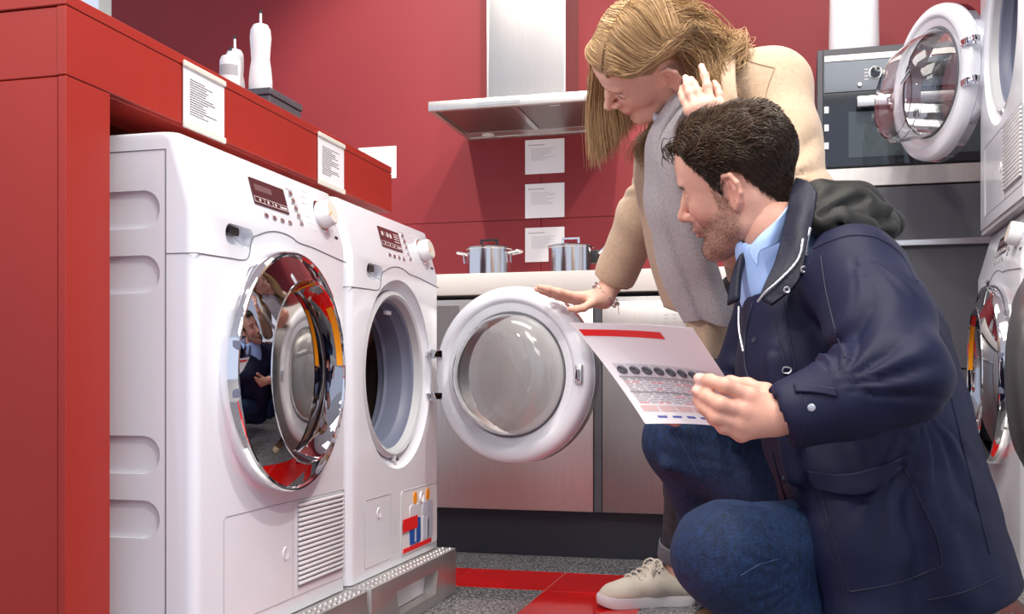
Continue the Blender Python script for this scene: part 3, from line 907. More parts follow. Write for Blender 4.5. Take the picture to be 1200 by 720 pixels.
for x in (0.14, 0.48): hb.box(x, x + 0.016, -0.038, -0.0115, TZ(1.412), TZ(1.43))
hb.build('oven_handle', M['satin'], ov)
MB().lathe([(0.017, -0.011), (0.016, -0.030), (0, -0.031)], 28, 'y', (0.185, 0, TZ(1.515))).build('oven_knob', M['ovenglass'], ov)
MB().lathe([(0.021, -0.0112), (0.021, -0.014), (0.018, -0.014)], 28, 'y', (0.185, 0, TZ(1.515))).build('knob_ring', M['satin'], ov)
MB().lathe([(0.007, -0.011), (0.006, -0.022), (0, -0.022)], 18, 'y', (0.135, 0, TZ(1.480))).build('oven_button', M['satin'], ov)
MB().box(0.26, 0.40, -0.0122, -0.0112, TZ(1.49), TZ(1.535)).build('oven_display', M['black'], ov)
for k in range(4): MB().box(0.150, 0.162, -0.0118, -0.0112, TZ(1.495) + k * 0.011, TZ(1.4975) + k * 0.011).build('printed_mark', M['print'], ov)
for z in (TZ(1.29), TZ(1.345), TZ(1.40)):
    MB().box(0.022, 0.036, -0.0125, -0.0116, z, z + 0.022).build('glass_bracket', M['satin'], ov)
MB().box(0.0185, TW - 0.0185, -0.006, 0.05, TZ(1.172), TZ(1.230), 0.002, 1).build('steel_trim', M['steel'], ot)
for z0, z1, hz in ((0.62, TZ(1.168), 1.025), (0.1, 0.616, None)):
    dr = MB().box(0.0185, TW - 0.0185, -0.002, 0.05, z0, z1, 0.002, 1).build('cabinet_door', M['anthracite'], ot)
    if hz: MB().box(0.03, TW - 0.05, -0.024, -0.002, hz, hz + 0.020, 0.002, 1).build('bar_handle', M['satin'], dr)
MB().box(0.0185, TW - 0.0185, 0.03, 0.05, 0, 0.098).build('plinth_panel', M['kick'], ot)

vz = MB().lathe([(0, 0), (0.062, 0), (0.078, 0.006), (0.085, 0.025), (0.086, 0.06), (0.084, 0.16), (0.083, 0.24), (0.075, 0.262), (0.05, 0.275), (0.045, 0.277), (0.043, 0.27), (0.06, 0.255), (0.078, 0.23), (0.078, 0.03), (0, 0.02)], 56).build('vase', M['ceramic'])
vz.location = (0.205, 3.93, TZ(1.598))
tag(vz, 'smooth white vase standing on the oven tower', 'vase')
# ------------------------------------------------------------------ soft-body modelling: distance fields meshed with surface nets
def smin(a, b, k):
    if k <= 0: return np.minimum(a, b)
    h = np.maximum(k - np.abs(a - b), 0) / k
    return np.minimum(a, b) - h * h * k * 0.25


class Field:
    def __init__(s, lo, hi, res):
        s.lo = np.array(lo, float)
        s.res = res
        s.n = np.ceil((np.array(hi, float) - s.lo) / res).astype(int) + 1
        s.f = np.full(tuple(s.n), 0.2, dtype=np.float32)

    def _slice(s, lo, hi):
        a = np.clip(np.floor((np.array(lo) - s.lo) / s.res).astype(int), 0, s.n - 1)
        b = np.clip(np.ceil((np.array(hi) - s.lo) / s.res).astype(int) + 1, 1, s.n)
        g = [(s.lo[i] + s.res * np.arange(a[i], b[i])).astype(np.float32) for i in range(3)]
        return (slice(a[0], b[0]), slice(a[1], b[1]), slice(a[2], b[2])), g[0][:, None, None], g[1][None, :, None], g[2][None, None, :]

    def put(s, sl, d, k, op):
        cur = s.f[sl]
        if op == 'add': s.f[sl] = smin(cur, d, k)
        elif op == 'sub': s.f[sl] = -smin(-cur, d, k)
        else: s.f[sl] = -smin(-cur, -d, k)

    def cone(s, a, b, ra, rb, k=0.01, op='add', squash=None):
        a, b = np.array(a, float), np.array(b, float)
        m = max(ra, rb) * (max(1.0, squash[1]) if squash else 1) + k + 3 * s.res
        sl, x, y, z = s._slice(np.minimum(a, b) - m, np.maximum(a, b) + m)
        ba = b - a
        L2 = max(float(ba @ ba), 1e-12)
        px, py, pz = x - a[0], y - a[1], z - a[2]
        t = np.clip((px * ba[0] + py * ba[1] + pz * ba[2]) / L2, 0, 1)
        qx, qy, qz = px - t * ba[0], py - t * ba[1], pz - t * ba[2]
        if squash:
            n = np.array(squash[0], float); n /= np.linalg.norm(n)
            e = (qx * n[0] + qy * n[1] + qz * n[2]) * (1 / squash[1] - 1)
            qx, qy, qz = qx + e * n[0], qy + e * n[1], qz + e * n[2]
        d = np.sqrt(qx * qx + qy * qy + qz * qz) - (ra + (rb - ra) * t)
        s.put(sl, d, k, op)
        return s

    def chain(s, pts, rs, k=0.01, op='add', squash=None):
        for i in range(len(pts) - 1):
            s.cone(pts[i], pts[i + 1], rs[i], rs[i + 1], k, op, squash)
        return s

    def ell(s, c, r, R=None, k=0.01, op='add'):
        c, r = np.array(c, float), np.array(r, float)
        m = r.max() + k + 3 * s.res
        sl, x, y, z = s._slice(c - m, c + m)
        x, y, z = x - c[0], y - c[1], z - c[2]
        if R is not None:
            R = np.array(R, float)      # columns: axes of the ellipsoid
            x, y, z = (x * R[0, 0] + y * R[1, 0] + z * R[2, 0], x * R[0, 1] + y * R[1, 1] + z * R[2, 1], x * R[0, 2] + y * R[1, 2] + z * R[2, 2])
        k0 = np.sqrt((x / r[0]) ** 2 + (y / r[1]) ** 2 + (z / r[2]) ** 2)
        k1 = np.sqrt((x / r[0] ** 2) ** 2 + (y / r[1] ** 2) ** 2 + (z / r[2] ** 2) ** 2)
        s.put(sl, k0 * (k0 - 1) / np.maximum(k1, 1e-6), k, op)
        return s

    def half(s, c, n, k=0.004):
        """Cut away everything beyond the plane through c with outward normal n."""
        n = np.array(n, float); n /= np.linalg.norm(n)
        sl, x, y, z = s._slice(s.lo, s.lo + s.n * s.res)
        d = (x - c[0]) * n[0] + (y - c[1]) * n[1] + (z - c[2]) * n[2]
        s.put(sl, d, k, 'int')
        return s

    def mesh(s, smooth=0):
        f = s.f
        f[0], f[-1], f[:, 0], f[:, -1], f[:, :, 0], f[:, :, -1] = (np.maximum(q, 1e-4) for q in (f[0], f[-1], f[:, 0], f[:, -1], f[:, :, 0], f[:, :, -1]))
        ins = f < 0
        n = s.n
        cor = [(i, j, k) for i in (0, 1) for j in (0, 1) for k in (0, 1)]
        sub = lambda A, c: A[c[0]:n[0] - 1 + c[0], c[1]:n[1] - 1 + c[1], c[2]:n[2] - 1 + c[2]]
        cnt = np.zeros(tuple(n - 1), np.int8)
        for c in cor: cnt += sub(ins, c)
        act = (cnt > 0) & (cnt < 8)
        idx = np.full(act.shape, -1, np.int64)
        ijk = np.argwhere(act)
        idx[act] = np.arange(len(ijk))
        acc = np.zeros((len(ijk), 3)); num = np.zeros(len(ijk))
        vals = {c: f[ijk[:, 0] + c[0], ijk[:, 1] + c[1], ijk[:, 2] + c[2]].astype(float) for c in cor}
        for c in cor:
            for ax in range(3):
                if c[ax]: continue
                e = list(c); e[ax] = 1; e = tuple(e)
                va, vb = vals[c], vals[e]
                m = (va < 0) != (vb < 0)
                t = np.where(m, va / np.where(m, va - vb, 1), 0)
                p = np.array(c, float)[None, :].repeat(len(ijk), 0)
                p[:, ax] += t
                acc[m] += p[m]; num[m] += 1
        V = s.lo + s.res * (ijk + acc / num[:, None])
        Q = []
        for ax in range(3):
            o1, o2 = (ax + 1) % 3, (ax + 2) % 3
            sl0 = [slice(1, -1)] * 3; sl1 = [slice(1, -1)] * 3
            sl0[ax] = slice(0, -1); sl1[ax] = slice(1, None)
            A, B = ins[tuple(sl0)], ins[tuple(sl1)]
            for flip, msk in ((False, A & ~B), (True, ~A & B)):
                g = np.argwhere(msk)
                off = np.ones(3, int); off[ax] = 0
                g = g + off
                d1 = np.zeros(3, int); d1[o1] = 1
                d2 = np.zeros(3, int); d2[o2] = 1
                q = [g, g - d1, g - d1 - d2, g - d2]
                q = np.stack([idx[w[:, 0], w[:, 1], w[:, 2]] for w in q], 1)
                Q.append(q if flip is False else q[:, ::-1])
        Q = np.concatenate(Q)
        Q = Q[:, ::-1] if False else Q
        for _ in range(smooth): V = laplace(V, Q, 0.5)
        return V, Q


def laplace(V, Q, a):
    acc = np.zeros_like(V); num = np.zeros(len(V))
    k = Q.shape[1]
    for i in range(k):
        u, v = Q[:, i], Q[:, (i + 1) % k]
        np.add.at(acc, u, V[v]); np.add.at(num, u, 1)
        np.add.at(acc, v, V[u]); np.add.at(num, v, 1)
    return V + a * (acc / np.maximum(num, 1)[:, None] - V)


def vnormals(V, Q):
    n = np.cross(V[Q[:, 2]] - V[Q[:, 0]], V[Q[:, 3]] - V[Q[:, 1]])
    N = np.zeros_like(V)
    for i in range(4): np.add.at(N, Q[:, i], n)
    return N / np.maximum(np.linalg.norm(N, axis=1), 1e-12)[:, None]


def join(parts):
    """[(V, Q, col)] -> one set of arrays."""
    o, Vs, Qs, Cs = 0, [], [], []
    for V, Q, c in parts:
        Vs.append(V); Qs.append(Q + o); o += len(V)
        c = np.asarray(c, float)
        Cs.append(np.broadcast_to(c, (len(V), 3)))
    return np.concatenate(Vs), np.concatenate(Qs), np.concatenate(Cs)


def sstep(a, b, x):
    t = np.clip((x - a) / (b - a), 0, 1)
    return t * t * (3 - 2 * t)


def fnoise(P, scale, seed=0):
    """Cheap smooth pseudo-noise in [-1, 1] from sums of sines."""
    r = np.random.RandomState(seed)
    out = np.zeros(len(P))
    for k in range(6):
        d = r.normal(size=3); d /= np.linalg.norm(d)
        out += np.sin(P @ d * scale * r.uniform(0.6, 1.6) + r.uniform(0, 6.28))
    return out / 6 * 1.6


def strands(S, rad, col, taper=0.35):
    """S (N, K, 3) polylines -> three-sided tubes; rad (N,), col (N, 3)."""
    N, K, _ = S.shape
    T = np.gradient(S, axis=1)
    T /= np.maximum(np.linalg.norm(T, axis=2, keepdims=True), 1e-9)
    ref = np.tile(np.array([0.31, 0.52, 0.79]), (N, K, 1))
    U = np.cross(T, ref); U /= np.maximum(np.linalg.norm(U, axis=2, keepdims=True), 1e-9)
    W = np.cross(T, U)
    prof = np.ones(K)
    prof[-max(2, K // 3):] = np.linspace(1, taper, max(2, K // 3))
    r = rad[:, None, None] * prof[None, :, None]
    ring = [S + r * (math.cos(a) * U + math.sin(a) * W) for a in (0, 2.094, 4.189)]
    V = np.stack(ring, 2).reshape(-1, 3)
    base = (np.arange(N)[:, None] * K + np.arange(K - 1)[None, :]) * 3
    Q = []
    for j in range(3):
        j2 = (j + 1) % 3
        Q.append(np.stack([base + j, base + j2, base + 3 + j2, base + 3 + j], 2).reshape(-1, 4))
    return V, np.concatenate(Q), np.repeat(col, K * 3, axis=0)


def resample(ctrl, K):
    """(N, M, 3) control points -> (N, K, 3) Catmull-Rom."""
    N, Mn, _ = ctrl.shape
    t = np.linspace(0, Mn - 1 - 1e-6, K)
    i = t.astype(int); f = (t - i)[None, :, None]
    g = lambda k: ctrl[:, np.clip(k, 0, Mn - 1)]
    p0, p1, p2, p3 = g(i - 1), g(i), g(i + 1), g(i + 2)
    return 0.5 * (2 * p1 + (p2 - p0) * f + (2 * p0 - 5 * p1 + 4 * p2 - p3) * f ** 2 + (3 * p1 - p0 - 3 * p2 + p3) * f ** 3)


def frame(F, U):
    """3x3 matrix whose columns are forward, left, up."""
    F = Vector(F).normalized()
    U = Vector(U)
    U = (U - F * U.dot(F)).normalized()
    L = U.cross(F)
    return np.array([F, L, U]).T


M['skin'] = mat('skin', (0.8, 0.5, 0.4), 0.48, noise=(180, 0.05), bump=(900, 0.06), attr=True, sss=0.12)
M['hair'] = mat('hair', (0.2, 0.1, 0.05), 0.42, attr=True, spec=0.45)


def head_mesh(male, res=0.0022):
    """Head and neck in head space: x forward, y left, z up, origin between the ears."""
    f = Field((-0.135, -0.10, -0.20), (0.15, 0.10, 0.155), res)
    m = 1.0 if male else 0.0
    # skull and face block
    f.ell((-0.012, 0, 0.044 - 0.003 * m), (0.096, 0.0745, 0.077 - 0.003 * m), k=0.02)
    f.ell((0.034, 0, 0.046), (0.060, 0.061, 0.060), k=0.04)                       # forehead
    f.ell((0.036, 0, -0.012), (0.056, 0.059, 0.066), k=0.03)                      # mid face
    f.cone((0.045, 0, -0.045), (0.066, 0, -0.088 - 0.004 * m), 0.041, 0.024, k=0.03)   # muzzle to chin
    jr = 0.017 + 0.006 * m
    for s in (-1, 1):
        f.chain([(-0.004, s * 0.056, -0.018), (0.002, s * (0.044 + 0.006 * m), -0.058), (0.046, s * (0.027 + 0.003 * m), -0.088), (0.074, s * 0.009, -0.101 - 0.003 * m)], [0.018, jr, 0.018, 0.0155], k=0.028)
        f.ell((0.057, s * 0.038, -0.020), (0.024, 0.018, 0.019), k=0.025)         # cheek
    f.ell((0.078, 0, -0.100 - 0.003 * m), (0.016, 0.020, 0.013), k=0.018)             # chin
    f.ell((0.080, 0, 0.024), (0.014, 0.044, 0.0085 + 0.003 * m), k=0.018)                # brow
    # eye hollows, eyeballs under lids
    for s in (-1, 1):
        f.ell((0.094, s * 0.033, 0.004), (0.017, 0.019, 0.0125), k=0.014, op='sub')
        f.ell((0.0735, s * 0.0325, 0.002), (0.0135, 0.0145, 0.0125), k=0.006)
        f.cone((0.084, s * 0.022, 0.0085), (0.080, s * 0.045, 0.0065), 0.0045, 0.0038, k=0.006)     # upper lid
        f.cone((0.084, s * 0.023, -0.0075), (0.079, s * 0.043, -0.0065), 0.0030, 0.0028, k=0.007)   # lower lid
    # nose
    f.cone((0.086, 0, 0.014), (0.102, 0, -0.008), 0.0082, 0.0082, k=0.013)
    f.cone((0.100, 0, -0.006), (0.1185, 0, -0.0315), 0.0080, 0.0096, k=0.010)
    f.ell((0.108, 0, -0.0385), (0.012, 0.0072, 0.0052), k=0.006)
    for s in (-1, 1):
        f.ell((0.1015, s * 0.0120, -0.0345), (0.0115, 0.0068, 0.0078), k=0.007)
        f.ell((0.107, s * 0.0064, -0.0430), (0.0055, 0.0034, 0.004), k=0.003, op='sub')
    # mouth
    f.ell((0.090, 0, -0.056), (0.0125, 0.026, 0.013), k=0.014)
    f.cone((0.0995, -0.012, -0.0600), (0.0995, 0.012, -0.0600), 0.0048, 0.0048, k=0.007)
    f.cone((0.1005, 0, -0.0595), (0.1005, 0, -0.0600), 0.0052, 0.005, k=0.006)
    f.cone((0.0965, -0.011, -0.0712), (0.0965, 0.011, -0.0712), 0.0058, 0.0058, k=0.007)
    for s in (-1, 1):
        f.cone((0.1065, 0, -0.0655), (0.0930, s * 0.026, -0.0665), 0.0017, 0.0014, k=0.004, op='sub')
    f.cone((0.100, -0.012, -0.0835), (0.100, 0.012, -0.0835), 0.0055, 0.0055, k=0.012, op='sub')   # hollow under the lip
    # ears
    for s in (-1, 1):
        A = np.array(frame((0.93, s * -0.30, 0), (-0.25, 0, 1)))
        e = lambda x, y, z: np.array((-0.010, s * 0.0735, -0.004)) + A @ np.array((x, s * y, z))
        f.ell(e(-0.005, 0.004, 0.0), (0.018, 0.0055, 0.029), R=A, k=0.006)
        f.ell(e(0.000, 0.010, -0.002), (0.0085, 0.0065, 0.0125), R=A, k=0.004, op='sub')
        f.chain([e(0.011, 0.006, 0.004), e(0.013, 0.008, 0.018), e(0.004, 0.010, 0.0295), e(-0.010, 0.011, 0.0285), e(-0.020, 0.011, 0.014), e(-0.021, 0.010, -0.004), e(-0.013, 0.009, -0.018), e(-0.003, 0.006, -0.027)], [0.0034, 0.0034, 0.0037, 0.0040, 0.0040, 0.0038, 0.0040, 0.0062], k=0.004)
        f.chain([e(-0.006, 0.009, 0.018), e(-0.012, 0.0095, 0.004), e(-0.007, 0.009, -0.012)], [0.0028, 0.0032, 0.0030], k=0.004)
        f.ell(e(0.0095, 0.0075, -0.004), (0.0042, 0.0040, 0.0055), k=0.004)
        f.ell(e(0.002, 0.013, 0.0), (0.006, 0.006, 0.006), k=0.003, op='sub')
    # neck
    nr = 0.050 + 0.008 * m
    f.cone((-0.020, 0, -0.030), (-0.050, 0, -0.19), nr, nr + 0.004, k=0.035)
    for s in (-1, 1):
        f.cone((-0.028, s * 0.050, -0.03), (0.0, s * 0.02, -0.19), 0.014, 0.014, k=0.02)
    return f.mesh(smooth=1)


def head_colours(V, male, rnd):
    x, y, z = V.T
    ay = np.abs(y)
    base = np.array((0.74, 0.41, 0.305)) if male else np.array((0.80, 0.48, 0.36))
    col = np.tile(base, (len(V), 1))
    red = np.exp(-(((x - 0.075) / 0.03) ** 2 + ((ay - 0.042) / 0.022) ** 2 + ((z + 0.028) / 0.024) ** 2))
    red += 0.8 * np.exp(-(((x - 0.112) / 0.012) ** 2 + (y / 0.014) ** 2 + ((z + 0.032) / 0.014) ** 2))
    ear = sstep(0.070, 0.078, ay) * sstep(-0.05, -0.03, x) * (1 - sstep(0.01, 0.02, x)) * sstep(-0.05, -0.035, z) * (1 - sstep(0.03, 0.04, z))
    red += 0.5 * ear
    col = col * (1 - red[:, None] * np.array((0.02, 0.22, 0.20)) * (0.9 if male else 0.7))
    lip = np.exp(-(((z + 0.0655) / 0.0085) ** 4 + (y / 0.024) ** 4)) * sstep(0.088, 0.094, x)
    col = col * (1 - lip[:, None]) + lip[:, None] * (np.array((0.50, 0.20, 0.17)) if male else np.array((0.62, 0.20, 0.20)))
    # eyes: white, iris
    for s in (-1, 1):
        ec = np.array((0.0735, s * 0.0325, 0.0015))
        d = V - ec
        r = np.linalg.norm(d, axis=1)
        front = (d[:, 0] > 0.008) & (np.abs(d[:, 2] - 0.000) < 0.0048) & (np.abs(d[:, 1]) < 0.0125)
        if male:
            col[front] = (0.62, 0.58, 0.56)
            ir = front & (np.hypot(d[:, 1] + 0.001, d[:, 2]) < 0.0058)
            col[ir] = (0.10, 0.16, 0.19)
            lash = (d[:, 0] > 0.007) & (np.abs(d[:, 2] - 0.0055) < 0.0013) & (np.abs(d[:, 1]) < 0.0135)
        else:
            lash = (d[:, 0] > 0.006) & (np.abs(d[:, 2] + 0.0035 - 0.0012 * (np.abs(d[:, 1]) / 0.0135) ** 2) < 0.0014) & (np.abs(d[:, 1]) < 0.0145)
        col[lash] = (0.05, 0.03, 0.025)
    brow = np.exp(-(((z - 0.0255 + 0.18 * np.maximum(ay - 0.036, 0)) / (0.0046 if male else 0.0032)) ** 4)) * sstep(0.010, 0.016, ay) * (1 - sstep(0.050, 0.056, ay)) * sstep(0.055, 0.065, x)
    bcol = np.array((0.06, 0.035, 0.025)) if male else np.array((0.15, 0.08, 0.045))
    bw = np.clip(brow * (0.95 if male else 0.9), 0, 1)[:, None]
    col = col * (1 - bw) + bcol * bw
    if male:
        line = -0.030 - 0.35 * np.maximum(x - 0.02, 0)                       # upper edge of the beard
        b = (1 - sstep(line - 0.012, line + 0.012, z)) * sstep(-0.016, 0.004, x + 0.15 * (z + 0.06)) * sstep(-0.135, -0.105, z)
        must = np.exp(-(((z + 0.049) / 0.008) ** 4)) * sstep(0.082, 0.09, x) * (1 - sstep(0.028, 0.034, ay))
        side = sstep(-0.006, 0.004, x) * (1 - sstep(0.022, 0.032, x)) * sstep(0.060, 0.064, ay) * sstep(-0.05, -0.03, z) * (1 - sstep(0.06, 0.07, z))
        b = np.clip(np.maximum(np.maximum(b, must), side) * (1 - lip), 0, 1)
        nz = 0.5 + 0.5 * fnoise(V, 900, 4)
        w_ = (b * (0.38 + 0.22 * nz))[:, None]
        col = col * (1 - w_) + np.array((0.15, 0.085, 0.06)) * w_
        return col, b
    return col, None
# ------------------------------------------------------------------ cloth patches, hands, shoes
def patch_grid(ctrl, nu, nv):
    """ctrl[r][c] points -> dense Catmull-Rom grid (nr, nc, 3)."""
    A = np.array([[np.array(p, float) for p in row] for row in ctrl])
    B = resample(A, nv)                                   # along columns
    return resample(B.transpose(1, 0, 2), nu).transpose(1, 0, 2)


def patch(name, ctrl, m, parent, thick=0.004, nu=30, nv=20, wob=0.0, seed=0, wscale=40, rnd=True):
    """Thick cloth sheet through a grid of control points, with rounded rim."""
    G = patch_grid(ctrl, nu, nv)
    du = np.gradient(G, axis=0); dv = np.gradient(G, axis=1)
    N = np.cross(du, dv); N /= np.maximum(np.linalg.norm(N, axis=2, keepdims=True), 1e-9)
    if wob:
        G = G + N * (fnoise(G.reshape(-1, 3), wscale, seed).reshape(nu, nv, 1) * wob)
    e = np.ones((nu, nv, 1))
    if rnd:
        e[0], e[-1], e[:, 0], e[:, -1] = 0.35, 0.35, 0.35, 0.35
    A, B = G + N * thick * 0.5 * e, G - N * thick * 0.5 * e
    V = np.concatenate([A.reshape(-1, 3), B.reshape(-1, 3)])
    idx = np.arange(nu * nv).reshape(nu, nv)
    q = np.stack([idx[:-1, :-1], idx[1:, :-1], idx[1:, 1:], idx[:-1, 1:]], 2).reshape(-1, 4)
    Q = [q, q[:, ::-1] + nu * nv]
    rim = np.concatenate([idx[0, :], idx[1:, -1], idx[-1, -2::-1], idx[-2:0:-1, 0]])
    r2 = np.roll(rim, -1)
    Q.append(np.stack([rim, r2, r2 + nu * nv, rim + nu * nv], 1))
    return np_obj(name, V, np.concatenate(Q), m, parent)


def sdf_obj(name, fld, m, parent, wr=((0.003, 22, 1),), smooth=1, post=None):
    V, Q = fld.mesh(smooth)
    N = vnormals(V, Q)
    for amp, sc, sd in wr:
        V = V + N * (amp * fnoise(V, sc, sd))[:, None]
    if post is not None: V = post(V, N)
    return np_obj(name, V, Q, m, parent)


def bounds(pts, pad):
    A = np.array([np.array(p) for p in pts])
    return A.min(0) - pad, A.max(0) + pad


SKIN_M, SKIN_W = np.array((0.70, 0.37, 0.275)), np.array((0.78, 0.46, 0.35))


def hand_mesh(wrist, fore, fingers, radii, palm, skin, res=0.0018, kk=0.006):
    """wrist, fore: points; fingers: lists of joints from knuckle to tip; palm: extra (a, b, ra, rb) pieces."""
    pts = [wrist, fore] + [p for f_ in fingers for p in f_]
    lo, hi = bounds(pts, 0.05)
    f = Field(lo, hi, res)
    f.cone(fore, wrist, 0.030, 0.0255, k=0.012)
    for a, b, ra, rb in palm: f.cone(a, b, ra, rb, k=0.014)
    for fi, r in zip(fingers, radii):
        rs = [r * q for q in ([1.12, 1.0, 0.92, 0.80][-len(fi):] if len(fi) <= 4 else np.linspace(1.1, 0.8, len(fi)))]
        f.chain(fi, rs, k=kk)
        for j in fi[1:-1]:
            f.ell(np.array(j), (r * 0.98,) * 3, k=0.003)
    V, Q = f.mesh(1)
    col = np.tile(skin, (len(V), 1))
    for fi in fingers:
        for q, (j, wd) in enumerate(zip(fi, (0.012, 0.009, 0.008, 0.010))):
            d = np.linalg.norm(V - np.array(j), axis=1)
            w_ = np.exp(-(d / wd) ** 2)[:, None] * 0.35
            col = col * (1 - w_ * np.array((0.05, 0.35, 0.35)))
    return V, Q, col


def nail(V, Q, col, at, tip_dir, nrm, size=0.0055):
    """Tints a nail on the finger vertices around a point."""
    d = V - np.array(at)
    t = np.array(tip_dir, float); t /= np.linalg.norm(t)
    n = np.array(nrm, float); n /= np.linalg.norm(n)
    s = np.cross(t, n)
    msk = (np.abs(d @ t) < size * 1.2) & (np.abs(d @ s) < size * 0.85) & (d @ n > -0.003) & (d @ n < 0.012)
    col[msk] = col[msk] * 0.35 + 0.65 * np.array((0.86, 0.60, 0.54))
    return col


def shoe(name, parent, heel, ang, L, upper_m, sole_m, lace_m, pitch=0.0, toe_m=None, label=None):
    """Low lace-up shoe; heel = ground point under the heel; ang = direction of the toe about z."""
    t = bpy.data.objects.new(name, None)
    t.empty_display_size = 0.03
    C.objects.link(t)
    t.parent = parent
    t.location = heel
    t.rotation_euler = (0, pitch, ang)
    if label: t['label'] = label
    k = L / 0.27
    # sole outline
    out = [(0.0, 0.0), (0.004, 0.024), (0.03, 0.034), (0.09, 0.033), (0.15, 0.040), (0.20, 0.047), (0.24, 0.042), (0.263, 0.022), (0.27, 0.0)]
    half = spline([np.array(p) for p in out], 5)
    poly = [(x * k, y * k) for x, y in half] + [(x * k, -y * k) for x, y in reversed(half[1:-1])]
    n = len(poly)
    b = MB()
    rings = [(0.0, 0.985), (0.003, 1.0), (0.022, 1.0), (0.028, 0.97)]
    cx = 0.135 * k
    v, fcs = [], []
    for h, sc in rings:
        for x, y in poly: v.append((cx + (x - cx) * sc, y * sc, h * k + 0.010 * k * max(0, (x / k - 0.22) / 0.05) ** 2 * (h > 0 or 1)))
    for r in range(len(rings) - 1):
        for i in range(n): fcs.append((r * n + i, r * n + (i + 1) % n, (r + 1) * n + (i + 1) % n, (r + 1) * n + i))
    fcs += [tuple(reversed(range(n))), tuple(range((len(rings) - 1) * n, len(rings) * n))]
    b.add(v, fcs).build('sole', sole_m, t, 40)
    f = Field((-0.02, -0.07, 0.0), (0.30 * k, 0.07, 0.15), 0.003)
    kx = lambda p: tuple(q * k for q in p)
    Y = (0, 1, 0)
    f.chain([kx((0.035, 0, 0.05)), kx((0.12, 0, 0.055)), kx((0.18, 0, 0.043)), kx((0.225, 0, 0.036))], [0.034 * k, 0.036 * k, 0.030 * k, 0.026 * k], k=0.02, squash=(Y, 1.18))
    f.ell(kx((0.205, 0, 0.030)), (0.058 * k, 0.042 * k, 0.026 * k), k=0.02)
    f.chain([kx((0.028, 0, 0.045)), kx((0.03, 0, 0.085))], [0.030 * k, 0.028 * k], k=0.015)
    f.chain([kx((0.07, 0, 0.07)), kx((0.105, 0, 0.092))], [0.033 * k, 0.026 * k], k=0.015)
    f.cone(kx((0.055, 0, 0.075)), kx((0.048, 0, 0.15)), 0.030 * k, 0.036 * k, k=0.006, op='sub')
    f.half((0, 0, 0.026 * k), (0, 0, -1), 0.004)
    f.half(kx((0.0, 0, 0.098)), (-0.12, 0, 1), 0.006)
    up = sdf_obj('upper', f, upper_m, t, wr=((0.0008, 90, 3),))
    if toe_m is not None:
        f2 = Field((0.17 * k, -0.07, 0.0), (0.30 * k, 0.07, 0.1), 0.003)
        f2.ell(kx((0.215, 0, 0.031)), (0.052 * k, 0.0435 * k, 0.0285 * k), k=0.01)
        f2.half((0, 0, 0.026 * k), (0, 0, -1), 0.004)
        f2.half(kx((0.212, 0, 0)), (-1, 0, 0), 0.003)
        sdf_obj('toe_cap', f2, toe_m, t, wr=())
    # tongue and laces
    tg = [[kx((x, y, z)) for y in (-0.019, 0, 0.019)] for x, z in ((0.165, 0.070), (0.13, 0.090), (0.105, 0.108), (0.088, 0.122))]
    patch('tongue', tg, upper_m, t, thick=0.006 * k, nu=14, nv=8)
    for i in range(6):
        u = i / 5
        x, z = 0.184 - 0.078 * u, 0.0790 + 0.0375 * u
        y = 0.021 + 0.004 * u
        q = [kx((x + 0.004, -y - 0.004, z - 0.012)), kx((x + 0.001, -y * 0.6, z + 0.001)), kx((x - 0.003, 0, z + 0.005)), kx((x - 0.008, y * 0.6, z + 0.002)), kx((x - 0.010, y + 0.004, z - 0.012))]
        MB().tube(spline(q, 5), 0.0028 * k, 7).build('lace', lace_m, t)
    for s in (-1, 1):
        q = [kx((0.106, 0, 0.112)), kx((0.112, s * 0.02, 0.122)), kx((0.125, s * 0.036, 0.112)), kx((0.128, s * 0.040, 0.090)), kx((0.118, s * 0.03, 0.098)), kx((0.106, 0, 0.112))]
        MB().tube(spline(q, 6), 0.0026 * k, 7).build('lace_loop', lace_m, t)
    for i in range(6):
        for s in (-1, 1):
            u = i / 5
            x, z = 0.184 - 0.078 * u, 0.058 + 0.034 * u
            MB().lathe([(0, 0.001), (0.0026 * k, 0.001), (0.003 * k, 0)], 8, 'y', kx((x, s * (0.0285 + 0.003 * u), z))).build('eyelet', M['black'], up)
    return t


def caster(o):
    """Ray-caster on one finished mesh: where the surface lies behind a pixel of the photograph (room point, normal)."""
    dg = bpy.context.evaluated_depsgraph_get()
    bv = BVHTree.FromObject(o, dg)
    org = Vector((0, 0, CAM_H))

    def at(px, py, lift=0.0):
        d = (PX(px, py, 1.0) - org).normalized()
        hit, n, _, _ = bv.ray_cast(org, d)
        if hit is None: return None
        if n.dot(d) > 0: n = -n
        return hit + n * lift
    at.bv = bv
    at.org = org
    return at


def seam_on(name, at, pix, r, m, parent, lift=0.0005, n=6, dash=None):
    """Stitched seam lying on a garment, following pixels of the photograph."""
    pts = [at(x, y, lift) for x, y in spline([np.array(p, float) for p in pix], n)]
    pts = [p for p in pts if p is not None]
    if len(pts) < 2: return None
    runs, cur = [], [pts[0]]
    for a, b in zip(pts, pts[1:]):
        if (b - a).length > 0.05:
            runs.append(cur); cur = []
        cur.append(b)
    runs.append(cur)
    b = MB()
    for q in max(runs, key=len), :
        if len(q) > 1: b.tube(q, r, 6)
    return b.build(name, m, parent)


def snap_on(name, at, px, py, R, m, parent, h=0.003):
    p = at(px, py)
    if p is None: return None
    d = (p - at.org).normalized()
    e = at(px + 4, py), at(px, py + 4)
    n = -d if None in e else (e[0] - p).cross(e[1] - p).normalized()
    if n.dot(d) > 0: n = -n
    Mx = n.to_track_quat('Z', 'Y').to_matrix().to_4x4()
    Mx.translation = p - n * 0.001
    return MB().lathe([(0, h), (R * 0.55, h), (R * 0.9, h * 0.75), (R, 0)], 20, 'z', M=Mx).build(name, m, parent)
